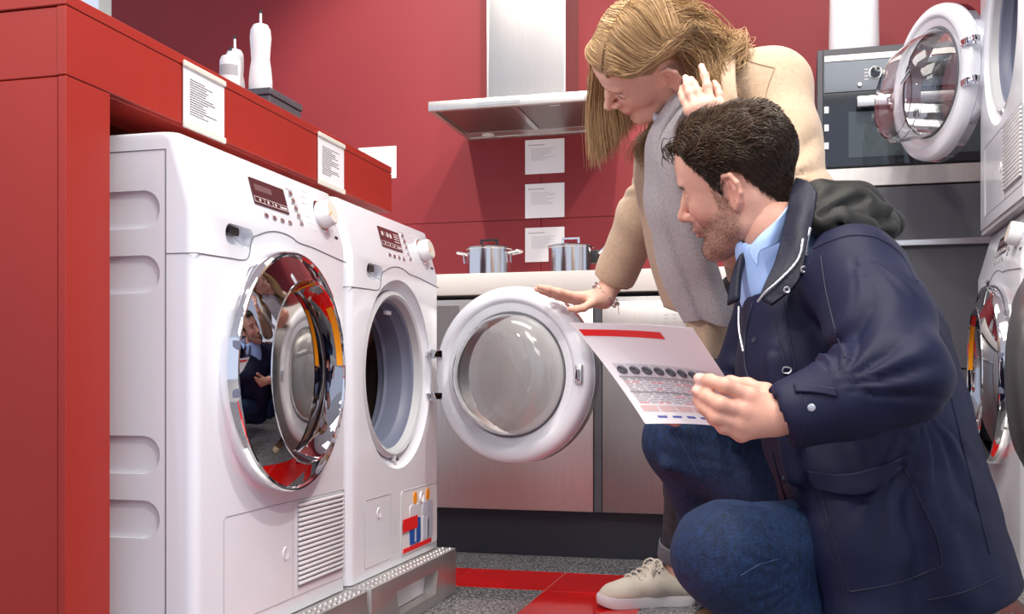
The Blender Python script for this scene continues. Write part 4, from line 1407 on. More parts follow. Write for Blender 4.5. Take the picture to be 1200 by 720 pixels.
# ------------------------------------------------------------------ kneeling man in a navy parka
M['navy'] = mat('navy_parka_cloth', (0.0045, 0.0065, 0.032), 0.6, noise=(12, 0.15), bump=(700, 0.08), spec=0.35)
M['navy_lining'] = mat('navy_quilted_lining', (0.006, 0.007, 0.022), 0.6, bump=(120, 0.3))
M['hood_cloth'] = mat('dark_olive_lining', (0.020, 0.020, 0.018), 0.55, noise=(30, 0.2), bump=(60, 0.2), spec=0.35)
M['shirt_blue'] = mat('pale_blue_shirt', (0.36, 0.52, 0.88), 0.7, bump=(600, 0.08))
M['denim'] = mat('blue_denim', (0.006, 0.022, 0.072), 0.75, noise=(150, 0.6, (1, 1, 0.45)), bump=(260, 0.5))
M['stitch'] = mat('denim_stitching', (0.03, 0.065, 0.15), 0.7)
M['navy_seam'] = mat('navy_seam', (0.006, 0.008, 0.028), 0.6)
M['snap'] = mat('dark_snap', (0.03, 0.045, 0.07), 0.3, 0.5)
M['zip'] = mat('zip_metal', (0.55, 0.56, 0.6), 0.35, 0.9)
M['brown_leather'] = mat('brown_leather', (0.09, 0.045, 0.022), 0.5)
M['tan_rubber'] = mat('tan_rubber', (0.60, 0.46, 0.30), 0.6)
M['navy_lace'] = mat('navy_lace', (0.015, 0.02, 0.06), 0.7)
T_ = np.array(CAM_T)

mA = frame(camdir(-0.820, -0.186, -0.541), camdir(-0.36, 0.904, 0.233))
mO = np.array(PX(866, 212, 1.84))
hV, hQ = head_mesh(True)
hcol, beard = head_colours(hV, True, None)
hN = vnormals(hV, hQ)


def man_hairline(V):
    x, y, z = V.T
    H = np.interp(x, [-0.13, -0.10, -0.07, -0.045, -0.030, -0.018, -0.002, 0.010, 0.022, 0.034, 0.050, 0.072, 0.092], [-0.056, -0.056, -0.046, -0.008, 0.022, 0.038, 0.034, 0.006, 0.012, 0.040, 0.060, 0.078, 0.088])
    return z - H


hl = man_hairline(hV)
w_ = sstep(-0.004, 0.008, hl + 0.003 * fnoise(hV, 250, 2))[:, None]
hcol = hcol * (1 - w_) + np.array((0.022, 0.013, 0.009)) * w_

mp = dict(neck=PX(918, 290, 1.84), chest=PX(985, 400, 1.84), pelvis=PX(1035, 625, 1.98),
          sh_n=PX(1004, 326, 1.66), el_n=PX(1060, 440, 1.48), wr_n=PX(936, 483, 1.50),
          sh_f=PX(915, 350, 2.06), el_f=PX(872, 455, 2.10), wr_f=PX(806, 476, 1.93),
          hip_n=PX(1060, 652, 1.95), kn_n=PX(848, 650, 1.68), an_n=PX(985, 800, 1.80),
          hip_f=PX(1010, 612, 2.10), kn_f=PX(798, 515, 2.22), an_f=PX(870, 690, 2.42))
mp = {k_: np.array(v_) for k_, v_ in mp.items()}

# body under the clothes
bf = Field(*bounds(list(mp.values()), 0.16), 0.010)
bf.chain([mp['neck'], mp['chest'], mp['pelvis']], [0.058, 0.10, 0.11], k=0.05)
for q in 'nf':
    bf.cone(mp['neck'] + (mp['chest'] - mp['neck']) * 0.3, mp['sh_' + q], 0.04, 0.036, k=0.03)
    bf.chain([mp['sh_' + q], mp['el_' + q], mp['wr_' + q]], [0.045, 0.036, 0.026], k=0.03)
    bf.chain([mp['hip_' + q], mp['kn_' + q], mp['an_' + q]], [0.075, 0.052, 0.036], k=0.03)
bf.cone(np.array(PX(905, 268, 1.82)), mp['neck'], 0.056, 0.06, k=0.03)
bV, bQ = bf.mesh(1)

# near hand: fingers over the front of the leaflet, thumb behind it
Zh = 1.505
fP = lambda *a: np.array(PX(*a))
fin = [[fP(879, 465, Zh - 0.012), fP(850, 452, Zh - 0.018), fP(832, 447, Zh + 0.000), fP(819, 444, Zh + 0.018)],
       [fP(873, 482, Zh - 0.014), fP(844, 474, Zh - 0.022), fP(828, 465, Zh - 0.002), fP(817, 458, Zh + 0.018)],
       [fP(868, 497, Zh - 0.010), fP(840, 489, Zh - 0.016), fP(826, 478, Zh + 0.002), fP(818, 470, Zh + 0.022)],
       [fP(869, 509, Zh - 0.002), fP(848, 501, Zh - 0.008), fP(836, 491, Zh + 0.010), fP(828, 484, Zh + 0.026)],
       [fP(897, 460, Zh + 0.020), fP(876, 452, Zh + 0.040), fP(856, 449, Zh + 0.052), fP(842, 451, Zh + 0.056)]]
wrn = fP(908, 488, Zh)
pal = [(wrn, fin[0][0], 0.021, 0.0135), (wrn, fin[1][0], 0.021, 0.0135), (wrn, fin[2][0], 0.021, 0.013), (wrn, fin[3][0], 0.020, 0.012), (wrn, fin[4][0], 0.018, 0.014),
       (fP(893, 478, Zh + 0.006), fP(885, 497, Zh + 0.006), 0.015, 0.014)]
h1 = hand_mesh(wrn, fP(950, 482, Zh - 0.02), fin, [0.0104, 0.0106, 0.0102, 0.0088, 0.0108], pal, SKIN_M)
for j in (0, 1):
    nail(*h1, fin[j][3] + T_ * 0.006, fin[j][3] - fin[j][2], T_ + np.array((0, 0, 0.5)), 0.006)
# far hand: fingertips under the far edge of the leaflet
Zf = 1.90
fi2 = [[fP(785, 470, Zf), fP(768, 468, Zf - 0.035), fP(757, 464, Zf - 0.05), fP(750, 460, Zf - 0.06)],
       [fP(786, 478, Zf), fP(770, 476, Zf - 0.03), fP(760, 471, Zf - 0.045), fP(754, 466, Zf - 0.055)],
       [fP(788, 486, Zf), fP(774, 484, Zf - 0.02), fP(766, 479, Zf - 0.03), fP(762, 473, Zf - 0.04)],
       [fP(792, 492, Zf), fP(780, 491, Zf - 0.01), fP(773, 486, Zf - 0.02), fP(770, 480, Zf - 0.03)],
       [fP(796, 462, Zf + 0.01), fP(782, 452, Zf - 0.02), fP(772, 446, Zf - 0.035), fP(764, 443, Zf - 0.045)]]
wrf = mp['wr_f']
h2 = hand_mesh(wrf, wrf + (mp['el_f'] - wrf) * 0.35, fi2, [0.0098, 0.010, 0.0098, 0.0085, 0.0105], [(wrf, g[0], 0.02, 0.0125) for g in fi2], SKIN_M, res=0.0022)

V, Q, col = join([(hV @ mA.T + mO, hQ, hcol), (bV, bQ, SKIN_M), h1, h2])
man = np_obj('person', V, Q, M['skin'], None, col)
tag(man, 'crouching bearded man in a navy parka and jeans reading a leaflet', 'person', 'two customers')

# hair: shell plus locks
rs_ = np.random.RandomState(5)


def hair_shell(Vh, Qh, Nh, w, thick):
    keep = (w[Qh] > 0.3).all(1)
    used = np.unique(Qh[keep])
    mp_ = -np.ones(len(Vh), int); mp_[used] = np.arange(len(used))
    return (Vh + Nh * thick[:, None])[used], mp_[Qh[keep]]


hw = sstep(0.0, 0.02, hl)
top = sstep(0.03, 0.10, hV[:, 2]) * sstep(-0.12, -0.02, hV[:, 0])
th = 0.0012 + 0.0035 * hw + 0.004 * top * hw + 0.002 * top * fnoise(hV, 190, 7)
sV, sQ = hair_shell(hV, hQ, hN, hw, th)
cand = np.where((hl > 0.000))[0]
ix = rs_.choice(cand, 9000)
roots, nn = hV[ix], hN[ix]
tp = top[ix][:, None]
fw = np.array((-1.0, 0, 0.0))
side = np.sign(roots[:, 1:2]) * np.array((0, 1.0, 0))
flow = tp * (0.75 * fw + 0.35 * side + 0.10 * rs_.normal(size=(len(ix), 3))) + (1 - tp) * (np.array((-0.45, 0, -0.85)) + 0.15 * rs_.normal(size=(len(ix), 3)))
flow -= nn * (flow * nn).sum(1, keepdims=True)
flow /= np.linalg.norm(flow, axis=1, keepdims=True)
Ln = (0.010 + 0.008 * rs_.rand(len(ix), 1)) * (1 - tp) + tp * (0.030 + 0.022 * rs_.rand(len(ix), 1))
kk = np.linspace(0, 1, 8)[None, :, None]
bi = np.cross(nn, flow)
ph = fnoise(roots, 85, 9)[:, None, None] * 4.0 + 0.3 * rs_.normal(size=(len(ix), 1, 1))
lift = (th[ix][:, None] - 0.0005)[:, None, :]
S = roots[:, None, :] + nn[:, None, :] * (lift + 0.005 * tp[:, None, :] * np.sin(kk * 7.0 + ph)) + flow[:, None, :] * Ln[:, None, :] * kk + bi[:, None, :] * (0.0075 * tp[:, None, :] * np.sin(kk * 6.0 + ph))
S += nn[:, None, :] * (0.002 * kk)
hc_ = np.array((0.040, 0.023, 0.014))[None, :] * (0.55 + 0.9 * rs_.rand(len(ix), 1)) + tp * rs_.rand(len(ix), 1) * np.array((0.055, 0.032, 0.016))
a_ = strands(S, np.where(tp[:, 0] > 0.4, 0.0008, 0.0006), hc_)
# forelock
n2 = 46
r0 = np.array((0.080, 0.005, 0.092)) + rs_.normal(size=(n2, 3)) * np.array((0.006, 0.020, 0.005))
c0 = np.stack([r0, r0 + (0.006, 0.004, 0.005), r0 + (0.012, 0.008, -0.001), r0 + (0.013, 0.010, -0.010), r0 + (0.010, 0.014, -0.018)], 1) + rs_.normal(size=(n2, 5, 3)) * 0.003
f_ = strands(resample(c0, 10), np.full(n2, 0.001), np.array((0.05, 0.03, 0.018)) * (0.5 + rs_.rand(n2, 1)))
# beard
bc = np.where(beard > 0.25)[0]
ib = rs_.choice(bc, 4200, p=beard[bc] / beard[bc].sum())
fb = np.array((0.25, 0, -0.8)) + 0.5 * rs_.normal(size=(len(ib), 3)) + hN[ib] * 0.9
fb /= np.linalg.norm(fb, axis=1, keepdims=True)
Sb = hV[ib][:, None, :] + fb[:, None, :] * (np.linspace(-0.0005, 0.0034, 3)[None, :, None]) * (0.6 + 0.7 * rs_.rand(len(ib), 1, 1))
cb = np.array((0.20, 0.115, 0.075)) * (0.35 + 1.2 * rs_.rand(len(ib), 1))
b_ = strands(Sb, np.full(len(ib), 0.00020), cb)
hairs = join([(sV, sQ, np.array((0.028, 0.016, 0.010))), a_, f_])
np_obj('hair', hairs[0] @ mA.T + mO, hairs[1], M['hair'], man, hairs[2])['label'] = 'short wavy dark brown hair'
np_obj('beard', b_[0] @ mA.T + mO, b_[1], M['hair'], man, b_[2])['label'] = 'short brown stubble beard'

for sg in (-1, 1):
    q = [(0.0885, sg * 0.0215, 0.0035), (0.0892, sg * 0.0290, 0.0058), (0.0868, sg * 0.0370, 0.0055), (0.0805, sg * 0.0460, 0.0018)]
    MB().tube([Vector(np.array(v_) @ mA.T + mO) for v_ in spline(q, 5)], 0.0010, 6).build('eyelashes', mat('dark_lash', (0.02, 0.013, 0.01), 0.6), man)

# shirt
sf = Field(*bounds([PX(905, 250, 1.8), PX(900, 400, 1.8)], 0.16), 0.005)
sf.chain([fP(914, 292, 1.83), fP(922, 330, 1.84), fP(930, 372, 1.85)], [0.076, 0.080, 0.078], k=0.02)
sf.cone(fP(890, 215, 1.80), fP(903, 264, 1.81), 0.062, 0.056, k=0.004, op='sub')
shirt = sdf_obj('shirt', sf, M['shirt_blue'], man, wr=((0.0015, 60, 2),))
col_n = [[fP(926, 238, 1.765), fP(921, 262, 1.758), fP(914, 284, 1.752)], [fP(912, 256, 1.738), fP(906, 274, 1.733), fP(901, 290, 1.733)], [fP(893, 274, 1.738), fP(890, 284, 1.735), fP(890, 296, 1.735)], [fP(879, 289, 1.752), fP(880, 301, 1.748), fP(888, 312, 1.738)]]
patch('shirt_collar', col_n, M['shirt_blue'], shirt, thick=0.004)
# parka
cf = Field(*bounds([mp['sh_n'], mp['el_n'], mp['wr_n'], mp['sh_f'], mp['el_f'], mp['pelvis'], PX(1110, 760, 1.9), PX(930, 740, 1.7)], 0.17), 0.0065)
tor = [fP(978, 352, 1.86), fP(994, 410, 1.86), fP(1012, 500, 1.86), fP(1040, 600, 1.87), fP(1066, 690, 1.88), fP(1078, 780, 1.89)]
cf.chain(tor, [0.118, 0.150, 0.160, 0.162, 0.166, 0.170], k=0.05, squash=(T_, 1.2))
cf.chain([fP(918, 372, 1.80), fP(924, 440, 1.80), fP(955, 540, 1.80)], [0.070, 0.078, 0.060], k=0.04, squash=(T_, 1.3))
cf.chain([fP(975, 560, 1.74), fP(1000, 640, 1.70), fP(1012, 740, 1.69)], [0.06, 0.062, 0.066], k=0.05)
cf.cone(fP(950, 306, 1.84), fP(1000, 322, 1.72), 0.062, 0.078, k=0.05)
cf.cone(fP(945, 310, 1.88), mp['sh_f'], 0.065, 0.072, k=0.05)
up = mp['el_n'] - mp['sh_n']; fo = mp['wr_n'] - mp['el_n']
cf.chain([mp['sh_n'], mp['sh_n'] + up * 0.5, mp['el_n'], mp['el_n'] + fo * 0.5, mp['wr_n']], [0.080, 0.073, 0.061, 0.056, 0.0495], k=0.03)
cf.chain([mp['sh_f'], mp['el_f'], mp['el_f'] + (mp['wr_f'] - mp['el_f']) * 0.55], [0.078, 0.064, 0.050], k=0.03)
# folds of the near sleeve and of the body
for a, b, r in (((1085, 430, 1.82), (1150, 640, 1.80), 0.018), ((1060, 480, 1.67), (1120, 690, 1.68), 0.016), ((905, 420, 1.70), (930, 560, 1.70), 0.012), ((1020, 500, 1.66), (1045, 650, 1.67), 0.012)):
    cf.cone(fP(*a), fP(*b), r, r * 1.2, k=0.03)
cf.half(fP(1130, 703, 1.8), np.array(camdir(0.29, -0.957, 0)), 0.010)
cf.cone(fP(905, 240, 1.81), fP(912, 295, 1.80), 0.088, 0.083, k=0.010, op='sub')
cf.chain([fP(905, 285, 1.74), fP(893, 318, 1.71), fP(884, 352, 1.69)], [0.062, 0.040, 0.010], k=0.010, op='sub')
fod = fo / np.linalg.norm(fo)
cf.cone(mp['wr_n'] + fod * 0.085, mp['wr_n'] + fod * 0.16, 0.07, 0.07, k=0.004, op='sub')
cf.cone(mp['wr_n'] - fod * 0.05, mp['wr_n'] + fod * 0.06, 0.033, 0.035, k=0.003, op='sub')
cf.half(mp['wr_n'] + fo * 0.03, fo, 0.003) if False else None


def folds(V, N, pivot, spread, amp, num, rho0, rho1, seed=0):
    """Creases that fan out from a pinch point, as cloth does inside a bent joint."""
    d = V - np.array(pivot)
    r_, u_ = d @ np.array(CAM_R), d @ np.array(CAM_U)
    rho = np.linalg.norm(d, axis=1)
    a = np.arctan2(u_, r_) + 0.10 * fnoise(V, 30, seed)
    lo, hi = spread
    w = sstep(lo, lo + 0.25, a) * (1 - sstep(hi - 0.25, hi, a)) * sstep(0.0, rho0, rho) * (1 - sstep(rho0, rho1, rho))
    x = (a - lo) / (hi - lo) * num
    prof = np.abs((x % 1.0) - 0.5) * 2
    return N * (w * amp * (prof ** 0.7 - 0.55))[:, None]


def coat_folds(V, N):
    V = V + folds(V, N, fP(972, 452, 1.47), (-0.35, 2.0), 0.015, 6, 0.06, 0.20, 3)
    V = V + folds(V, N, fP(985, 300, 1.64), (-1.9, -0.5), 0.009, 5, 0.06, 0.20, 5)
    V = V + folds(V, N, fP(1085, 470, 1.62), (-2.2, -0.6), 0.010, 6, 0.08, 0.30, 8)
    return V


coat = sdf_obj('parka', cf, M['navy'], man, wr=((0.0030, 26, 1), (0.0016, 55, 2), (0.0007, 120, 3)), post=coat_folds)
coat['label'] = 'navy parka with hood and flap pocket'
at = caster(coat)


def on_coat(pix, lift): return [[(at(x, y, lift) or PX(x, y, 1.7)) for x, y in row] for row in pix]


# upright collar with quilted lining, near side and far side
cl = [[fP(934, 210, 1.80), fP(948, 214, 1.77), fP(958, 226, 1.745)],
      [fP(926, 232, 1.765), fP(944, 238, 1.735), fP(953, 256, 1.715)],
      [fP(921, 262, 1.735), fP(936, 270, 1.700), fP(945, 286, 1.690)],
      [fP(914, 292, 1.715), fP(930, 300, 1.685), fP(942, 312, 1.675)],
      [fP(903, 322, 1.695), fP(918, 330, 1.675), fP(932, 336, 1.668)],
      [fP(890, 350, 1.685), fP(896, 354, 1.678), fP(904, 358, 1.672)]]
pc = patch('collar', cl, M['navy_lining'], coat, thick=0.011, nu=44, nv=18, wob=0.0022, wscale=90, seed=3)
cl2 = [[fP(872, 296, 1.80), fP(866, 308, 1.81)], [fP(868, 322, 1.79), fP(858, 330, 1.80)], [fP(866, 352, 1.775), fP(853, 358, 1.79)]]
patch('collar', cl2, M['navy_lining'], coat, thick=0.012, nu=16, nv=8)
MB().tube(spline([fP(941, 280, 1.683), fP(938, 298, 1.676), fP(930, 312, 1.668), fP(912, 330, 1.668), fP(898, 342, 1.672), fP(888, 354, 1.680)], 6), 0.0022, 7).build('zip', M['zip'], coat)
MB().tube(spline([fP(866, 360, 1.772), fP(866, 385, 1.745), fP(871, 412, 1.715)], 6), 0.0018, 7).build('zip', M['zip'], coat)
for x, y in ((942, 316), (922, 340)):
    c_ = fP(x, y, 1.664)
    Mx = CAM_T.to_track_quat('Z', 'Y').to_matrix().to_4x4(); Mx.translation = Vector(c_)
    MB().lathe([(0.0022, 0.0), (0.0022, 0.0022), (0.0046, 0.003), (0.0058, 0.0014), (0.0058, 0.0)], 18, 'z', M=Mx).build('snap_ring', M['zip'], coat)
# placket edge down the front
seam_on('placket_edge', at, [(882, 356), (874, 392), (873, 424), (878, 446)], 0.0022, M['navy_seam'], coat)
seam_on('placket_edge', at, [(905, 530), (925, 600), (945, 670), (957, 716)], 0.0022, M['navy_seam'], coat)
seam_on('placket_stitching', at, [(940, 530), (955, 580), (975, 650), (988, 712)], 0.0009, M['navy_seam'], coat)
seam_on('chest_seam', at, [(918, 352), (926, 400), (934, 445)], 0.0011, M['navy_seam'], coat)
for x, y in ((884, 399), (918, 562), (940, 652)): snap_on('snap_button', at, x, y, 0.0064, M['snap'], coat)
snap_on('cuff_snap', at, 951, 478, 0.0058, M['zip'], coat)
snap_on('pocket_snap', at, 1013, 569, 0.0060, M['snap'], coat, h=0.008)
seam_on('chest_zip', at, [(908, 378), (914, 404), (921, 430)], 0.0012, M['navy_seam'], coat)
p_ = at(921, 434, 0.003)
MB().tube(spline([p_ + CAM_R * a + CAM_U * b for a, b in ((-0.006, -0.004), (0.004, -0.005), (0.007, 0.002), (-0.004, 0.004))], 4, True), 0.0013, 6, closed=True).build('zip_puller', M['zip'], coat)
seam_on('shoulder_seam', at, [(953, 292), (975, 282), (1000, 276), (1030, 280), (1058, 300), (1075, 330)], 0.0013, M['navy_seam'], coat)
seam_on('armhole_seam', at, [(962, 300), (968, 340), (980, 390), (990, 420)], 0.0012, M['navy_seam'], coat)
seam_on('back_seam', at, [(1078, 310), (1100, 400), (1118, 480), (1140, 570), (1160, 650)], 0.0012, M['navy_seam'], coat)
seam_on('hem_seam', at, [(1170, 676), (1130, 694), (1085, 704)], 0.0012, M['navy_seam'], coat)
# flap pocket and cuff tab
pk = on_coat([[(942, 552), (985, 556), (1024, 548), (1055, 534)], [(945, 562), (985, 568), (1026, 562), (1058, 542)], [(952, 572), (988, 582), (1022, 578), (1060, 548)]], 0.006)
patch('pocket_flap', pk, M['navy'], coat, thick=0.006, nu=16, nv=26)
seam_on('pocket_edge', at, [(958, 560), (968, 600), (982, 650), (996, 694)], 0.0016, M['navy_seam'], coat)
seam_on('pocket_edge', at, [(1060, 548), (1080, 590), (1098, 630), (1104, 664)], 0.0016, M['navy_seam'], coat)
seam_on('pocket_edge', at, [(996, 694), (1050, 684), (1104, 664)], 0.0016, M['navy_seam'], coat)
seam_on('cuff_stitching', at, [(938, 458), (942, 490), (938, 522)], 0.0010, M['navy_seam'], coat)
tb = on_coat([[(930, 452), (955, 452), (980, 456)], [(932, 461), (957, 462), (982, 466)]], 0.003)
patch('cuff_tab', tb, M['navy'], coat, thick=0.004, nu=8, nv=14)
# hood lying on the back
hf = Field(*bounds([PX(945, 225, 1.8), PX(1055, 275, 1.85)], 0.12), 0.005)
hf.chain([fP(962, 236, 1.79), fP(1000, 246, 1.80), fP(1035, 266, 1.84)], [0.030, 0.036, 0.030], k=0.03)
hf.chain([fP(958, 262, 1.74), fP(985, 262, 1.735), fP(1015, 268, 1.75)], [0.020, 0.024, 0.022], k=0.02)
hf.chain([fP(960, 232, 1.90), fP(1005, 240, 1.93), fP(1040, 262, 1.93)], [0.035, 0.036, 0.03], k=0.03)
for i, (a, b) in enumerate((((956, 250, 1.745), (1000, 226, 1.77)), ((970, 262, 1.725), (1040, 246, 1.79)), ((985, 268, 1.715), (1048, 268, 1.80)), ((950, 240, 1.76), (972, 222, 1.78)))):
    hf.cone(fP(*a), fP(*b), 0.010, 0.009, k=0.010)
for a, b in (((962, 252, 1.728), (1015, 232, 1.765)), ((978, 266, 1.705), (1045, 256, 1.785))):
    hf.cone(fP(*a), fP(*b), 0.006, 0.006, k=0.008, op='sub')
sdf_obj('hood', hf, M['hood_cloth'], coat, wr=((0.0022, 55, 4), (0.0008, 120, 6)), smooth=3)
MB().tube(spline([fP(949, 268, 1.70), fP(945, 284, 1.69), fP(943, 300, 1.685)], 5), 0.0035, 8).build('hood_zip', M['zip'], coat)

# jeans
jf = Field(*bounds([mp[k_ + '_' + q] for k_ in ('hip', 'kn', 'an') for q in 'nf'], 0.13), 0.0065)
jf.cone(mp['hip_n'], mp['hip_f'], 0.12, 0.12, k=0.04)
jf.chain([mp['hip_n'], (mp['hip_n'] + mp['kn_n']) / 2, mp['kn_n']], [0.118, 0.096, 0.079], k=0.03)
jf.chain([mp['kn_n'], (mp['kn_n'] + mp['an_n']) / 2, mp['an_n']], [0.078, 0.072, 0.055], k=0.03)
jf.chain([mp['hip_f'], (mp['hip_f'] + mp['kn_f']) / 2, mp['kn_f']], [0.115, 0.092, 0.074], k=0.03)
jf.chain([mp['kn_f'], (mp['kn_f'] + mp['an_f']) / 2, mp['an_f']], [0.073, 0.068, 0.055], k=0.03)
for a, b, r in (((780, 545, 2.16), (850, 560, 2.16), 0.012), ((790, 500, 2.14), (870, 530, 2.14), 0.010)):
    jf.cone(fP(*a), fP(*b), r, r * 0.7, k=0.02)


def jean_folds(V, N):
    V = V + folds(V, N, fP(945, 672, 1.66), (-3.14, -2.3), 0.009, 3, 0.05, 0.16, 13) + folds(V, N, fP(945, 672, 1.66), (2.2, 3.14), 0.010, 4, 0.05, 0.17, 14)
    return V + folds(V, N, fP(905, 560, 2.05), (2.3, 3.14), 0.010, 4, 0.06, 0.20, 15)


jeans = sdf_obj('jeans', jf, M['denim'], man, wr=((0.0025, 34, 11), (0.0012, 90, 12)), post=jean_folds)
jeans['label'] = 'dark blue jeans'
aj = caster(jeans)
seam_on('stitched_seam', aj, [(791, 506), (810, 540), (826, 570), (836, 598)], 0.0012, M['stitch'], jeans, n=10)
seam_on('stitched_seam', aj, [(868, 675), (890, 662), (915, 655)], 0.0011, M['stitch'], jeans, n=10)
ftoe = np.array(PX(815, 735, 2.33)); fheel = np.array(PX(885, 735, 2.50))
d_ = ftoe - fheel
shoe('shoe', man, (float(mp['an_f'][0]) - 0.05 * d_[0] / np.hypot(d_[0], d_[1]) , float(mp['an_f'][1]) - 0.05 * d_[1] / np.hypot(d_[0], d_[1]), 0.001), math.atan2(d_[1], d_[0]), 0.275, M['brown_leather'], M['tan_rubber'], M['navy_lace'], toe_m=M['tan_rubber'], label='brown shoe with tan toe and navy laces')
dn = mp['kn_n'] - mp['hip_n']
an = mp['an_n']
an_dir = math.atan2(dn[1], dn[0])
shoe('shoe', man, (float(an[0] - 0.04 * math.cos(an_dir)), float(an[1] - 0.04 * math.sin(an_dir)), 0.001), an_dir, 0.275, M['brown_leather'], M['tan_rubber'], M['navy_lace'], toe_m=M['tan_rubber'])

# leaflet held in both hands
def sheet(u, v, lift=0.0):
    """u across (far to near), v from the top edge down; curled along the far edge."""
    TL, TR, BR, BL = fP(668, 379, 1.80), fP(812, 385, 1.525), fP(897, 514, 1.545), fP(768, 492, 1.68)
    p = (1 - u) * (1 - v) * TL + u * (1 - v) * TR + u * v * BR + (1 - u) * v * BL
    nrm = np.cross(TR - TL, BL - TL); nrm /= np.linalg.norm(nrm)
    if nrm @ T_ < 0: nrm = -nrm
    sag = -0.018 * math.sin(PI * u) * (0.4 + 0.6 * v) + 0.02 * (v ** 2) * (1 - u) ** 2
    return p + nrm * (sag + lift)


lf = thing('leaflet', 'printed leaflet with a red bar held by the crouching man', 'leaflet', (0, 0, 0))
NU, NV = 24, 24
def sheet_part(name, u0, u1, v0, v1, m, lift, parent, nu=None, nv=None, shift=0.0):
    nu = nu or max(2, int(NU * (u1 - u0)) + 1); nv = nv or max(2, int(NV * (v1 - v0)) + 1)
    P_, Fc = [], []
    for i in range(nu):
        for j in range(nv):
            P_.append(sheet(u0 + (u1 - u0) * i / (nu - 1) + shift, v0 + (v1 - v0) * j / (nv - 1), lift))
    for i in range(nu - 1):
        for j in range(nv - 1): Fc.append((i * nv + j, (i + 1) * nv + j, (i + 1) * nv + j + 1, i * nv + j + 1))
    return P_, Fc
for q in range(3):
    g1 = sheet_part('', 0, 1, 0, 1, None, -0.0011 * q, None, 26, 26, shift=-0.006 * q)
    g2 = sheet_part('', 0, 1, 0, 1, None, -0.0011 * q - 0.0003, None, 26, 26, shift=-0.006 * q)
    b = MB().add(*g1).add(*g2)
    b.build('page', M['paper'], lf, 80)
def printed(name, rects, m, kind=None, lift=0.0006):
    b = MB()
    for r in rects: b.add(*sheet_part('', *r, None, lift, None, nu=max(2, int(24 * (r[1] - r[0])) + 2), nv=max(2, int(24 * (r[3] - r[2])) + 2)))
    o = b.build(name, m, lf, 80)
    if kind: o['kind'] = kind
    return o
printed('red_bar', [(0.03, 0.70, 0.065, 0.135)], M['redmark'])
M['thumb_tint'] = mat('thumbnail_tint', (0.60, 0.57, 0.60), 0.6)
M['pink_tint'] = mat('pink_table_tint', (0.72, 0.50, 0.49), 0.6)
M['line_grey'] = mat('table_grey', (0.36, 0.33, 0.35), 0.6)
M['print_blue'] = mat('blue_print', (0.10, 0.12, 0.42), 0.6)
for k in range(9):
    u0 = 0.075 + k * 0.096
    printed('product_picture', [(u0, u0 + 0.085, 0.42, 0.535)], M['thumb_tint'])
    b = MB()
    cen = (u0 + 0.045, 0.482)
    for rr in (0.030, 0.016):
        ring = [sheet(cen[0] + rr * math.cos(a), cen[1] + rr * 0.95 * math.sin(a), 0.0011) for a in np.linspace(0, 2 * PI, 14, endpoint=False)]
        b.tube(ring, 0.0022 if rr > 0.02 else 0.0016, 5, closed=True)
    b.build('porthole_drawing', M['darkprint'], lf)
rl = random.Random(8)
ln, lr = [], []
for r in range(15):
    v = 0.57 + r * 0.0165
    u = 0.06
    while u < 0.92:
        l = rl.uniform(0.03, 0.085)
        (lr if (r % 4 == 2 and rl.random() < 0.5) else ln).append((u, min(u + l, 0.93), v, v + (0.006 if r not in (0, 8) else 0.010)))
        u += l + rl.uniform(0.006, 0.02)
printed('table_band', [(0.05, 0.94, 0.545, 0.565), (0.05, 0.94, 0.695, 0.706)], M['line_grey'])
printed('table_block', [(0.05 + 0.128 * k, 0.165 + 0.128 * k, 0.83, 0.885) for k in range(7)], M['pink_tint'], 'stuff')
printed('table_text', ln, M['line_grey'], 'stuff')
printed('table_text_red', lr, M['redmark'], 'stuff')
printed('footer_marks', [(0.12 + 0.105 * k, 0.185 + 0.105 * k, 0.925, 0.945) for k in range(8)], M['print_blue'], 'stuff')
# ------------------------------------------------------------------ woman in a beige coat bending over the open door
M['beige'] = mat('beige_wool_coat', (0.50, 0.36, 0.245), 0.85, noise=(120, 0.10), bump=(350, 0.25), sheen=0.25)
M['grey_wool'] = mat('grey_wool_scarf', (0.45, 0.43, 0.44), 0.9, noise=(260, 0.25), bump=(420, 0.35), sheen=0.25)
M['white_top'] = mat('pale_cotton_top', (0.66, 0.70, 0.80), 0.8)
M['black_denim'] = mat('washed_black_denim', (0.035, 0.034, 0.042), 0.8, noise=(40, 0.45), bump=(500, 0.25))
M['cuff_denim'] = mat('turned_up_cuff', (0.14, 0.14, 0.17), 0.8, noise=(160, 0.3), bump=(500, 0.25))
M['cream_leather'] = mat('cream_leather', (0.66, 0.60, 0.50), 0.5, noise=(60, 0.05))
M['white_rubber'] = mat('white_rubber', (0.74, 0.70, 0.72), 0.5)
M['cream_lace'] = mat('cream_lace', (0.72, 0.67, 0.58), 0.7)
M['silver'] = mat('silver', (0.80, 0.78, 0.75), 0.2, 1.0)

wA = frame(camdir(-0.772, -0.570, -0.280), camdir(-0.545, 0.366, 0.755))
wO = np.array(PX(760, 69, 2.12))
gV, gQ = head_mesh(False)
gcol, _ = head_colours(gV, False, None)
gN = vnormals(gV, gQ)
gx, gy, gz = gV.T
scal = gz - np.interp(gx, [-0.13, -0.09, -0.05, -0.03, -0.012, 0.012, 0.03, 0.05, 0.075, 0.10], [-0.07, -0.07, -0.02, 0.022, 0.030, 0.022, 0.038, 0.052, 0.062, 0.068])
w_ = sstep(0.004, 0.014, scal)[:, None]
gcol = gcol * (1 - w_) + np.array((0.30, 0.18, 0.09)) * w_
part_y = lambda x: np.interp(x, [-0.06, 0.075], [-0.030, 0.034])
part = np.exp(-(((gy - part_y(gx)) / 0.0035) ** 2)) * sstep(0.06, 0.075, gz) * sstep(-0.05, -0.02, gx)

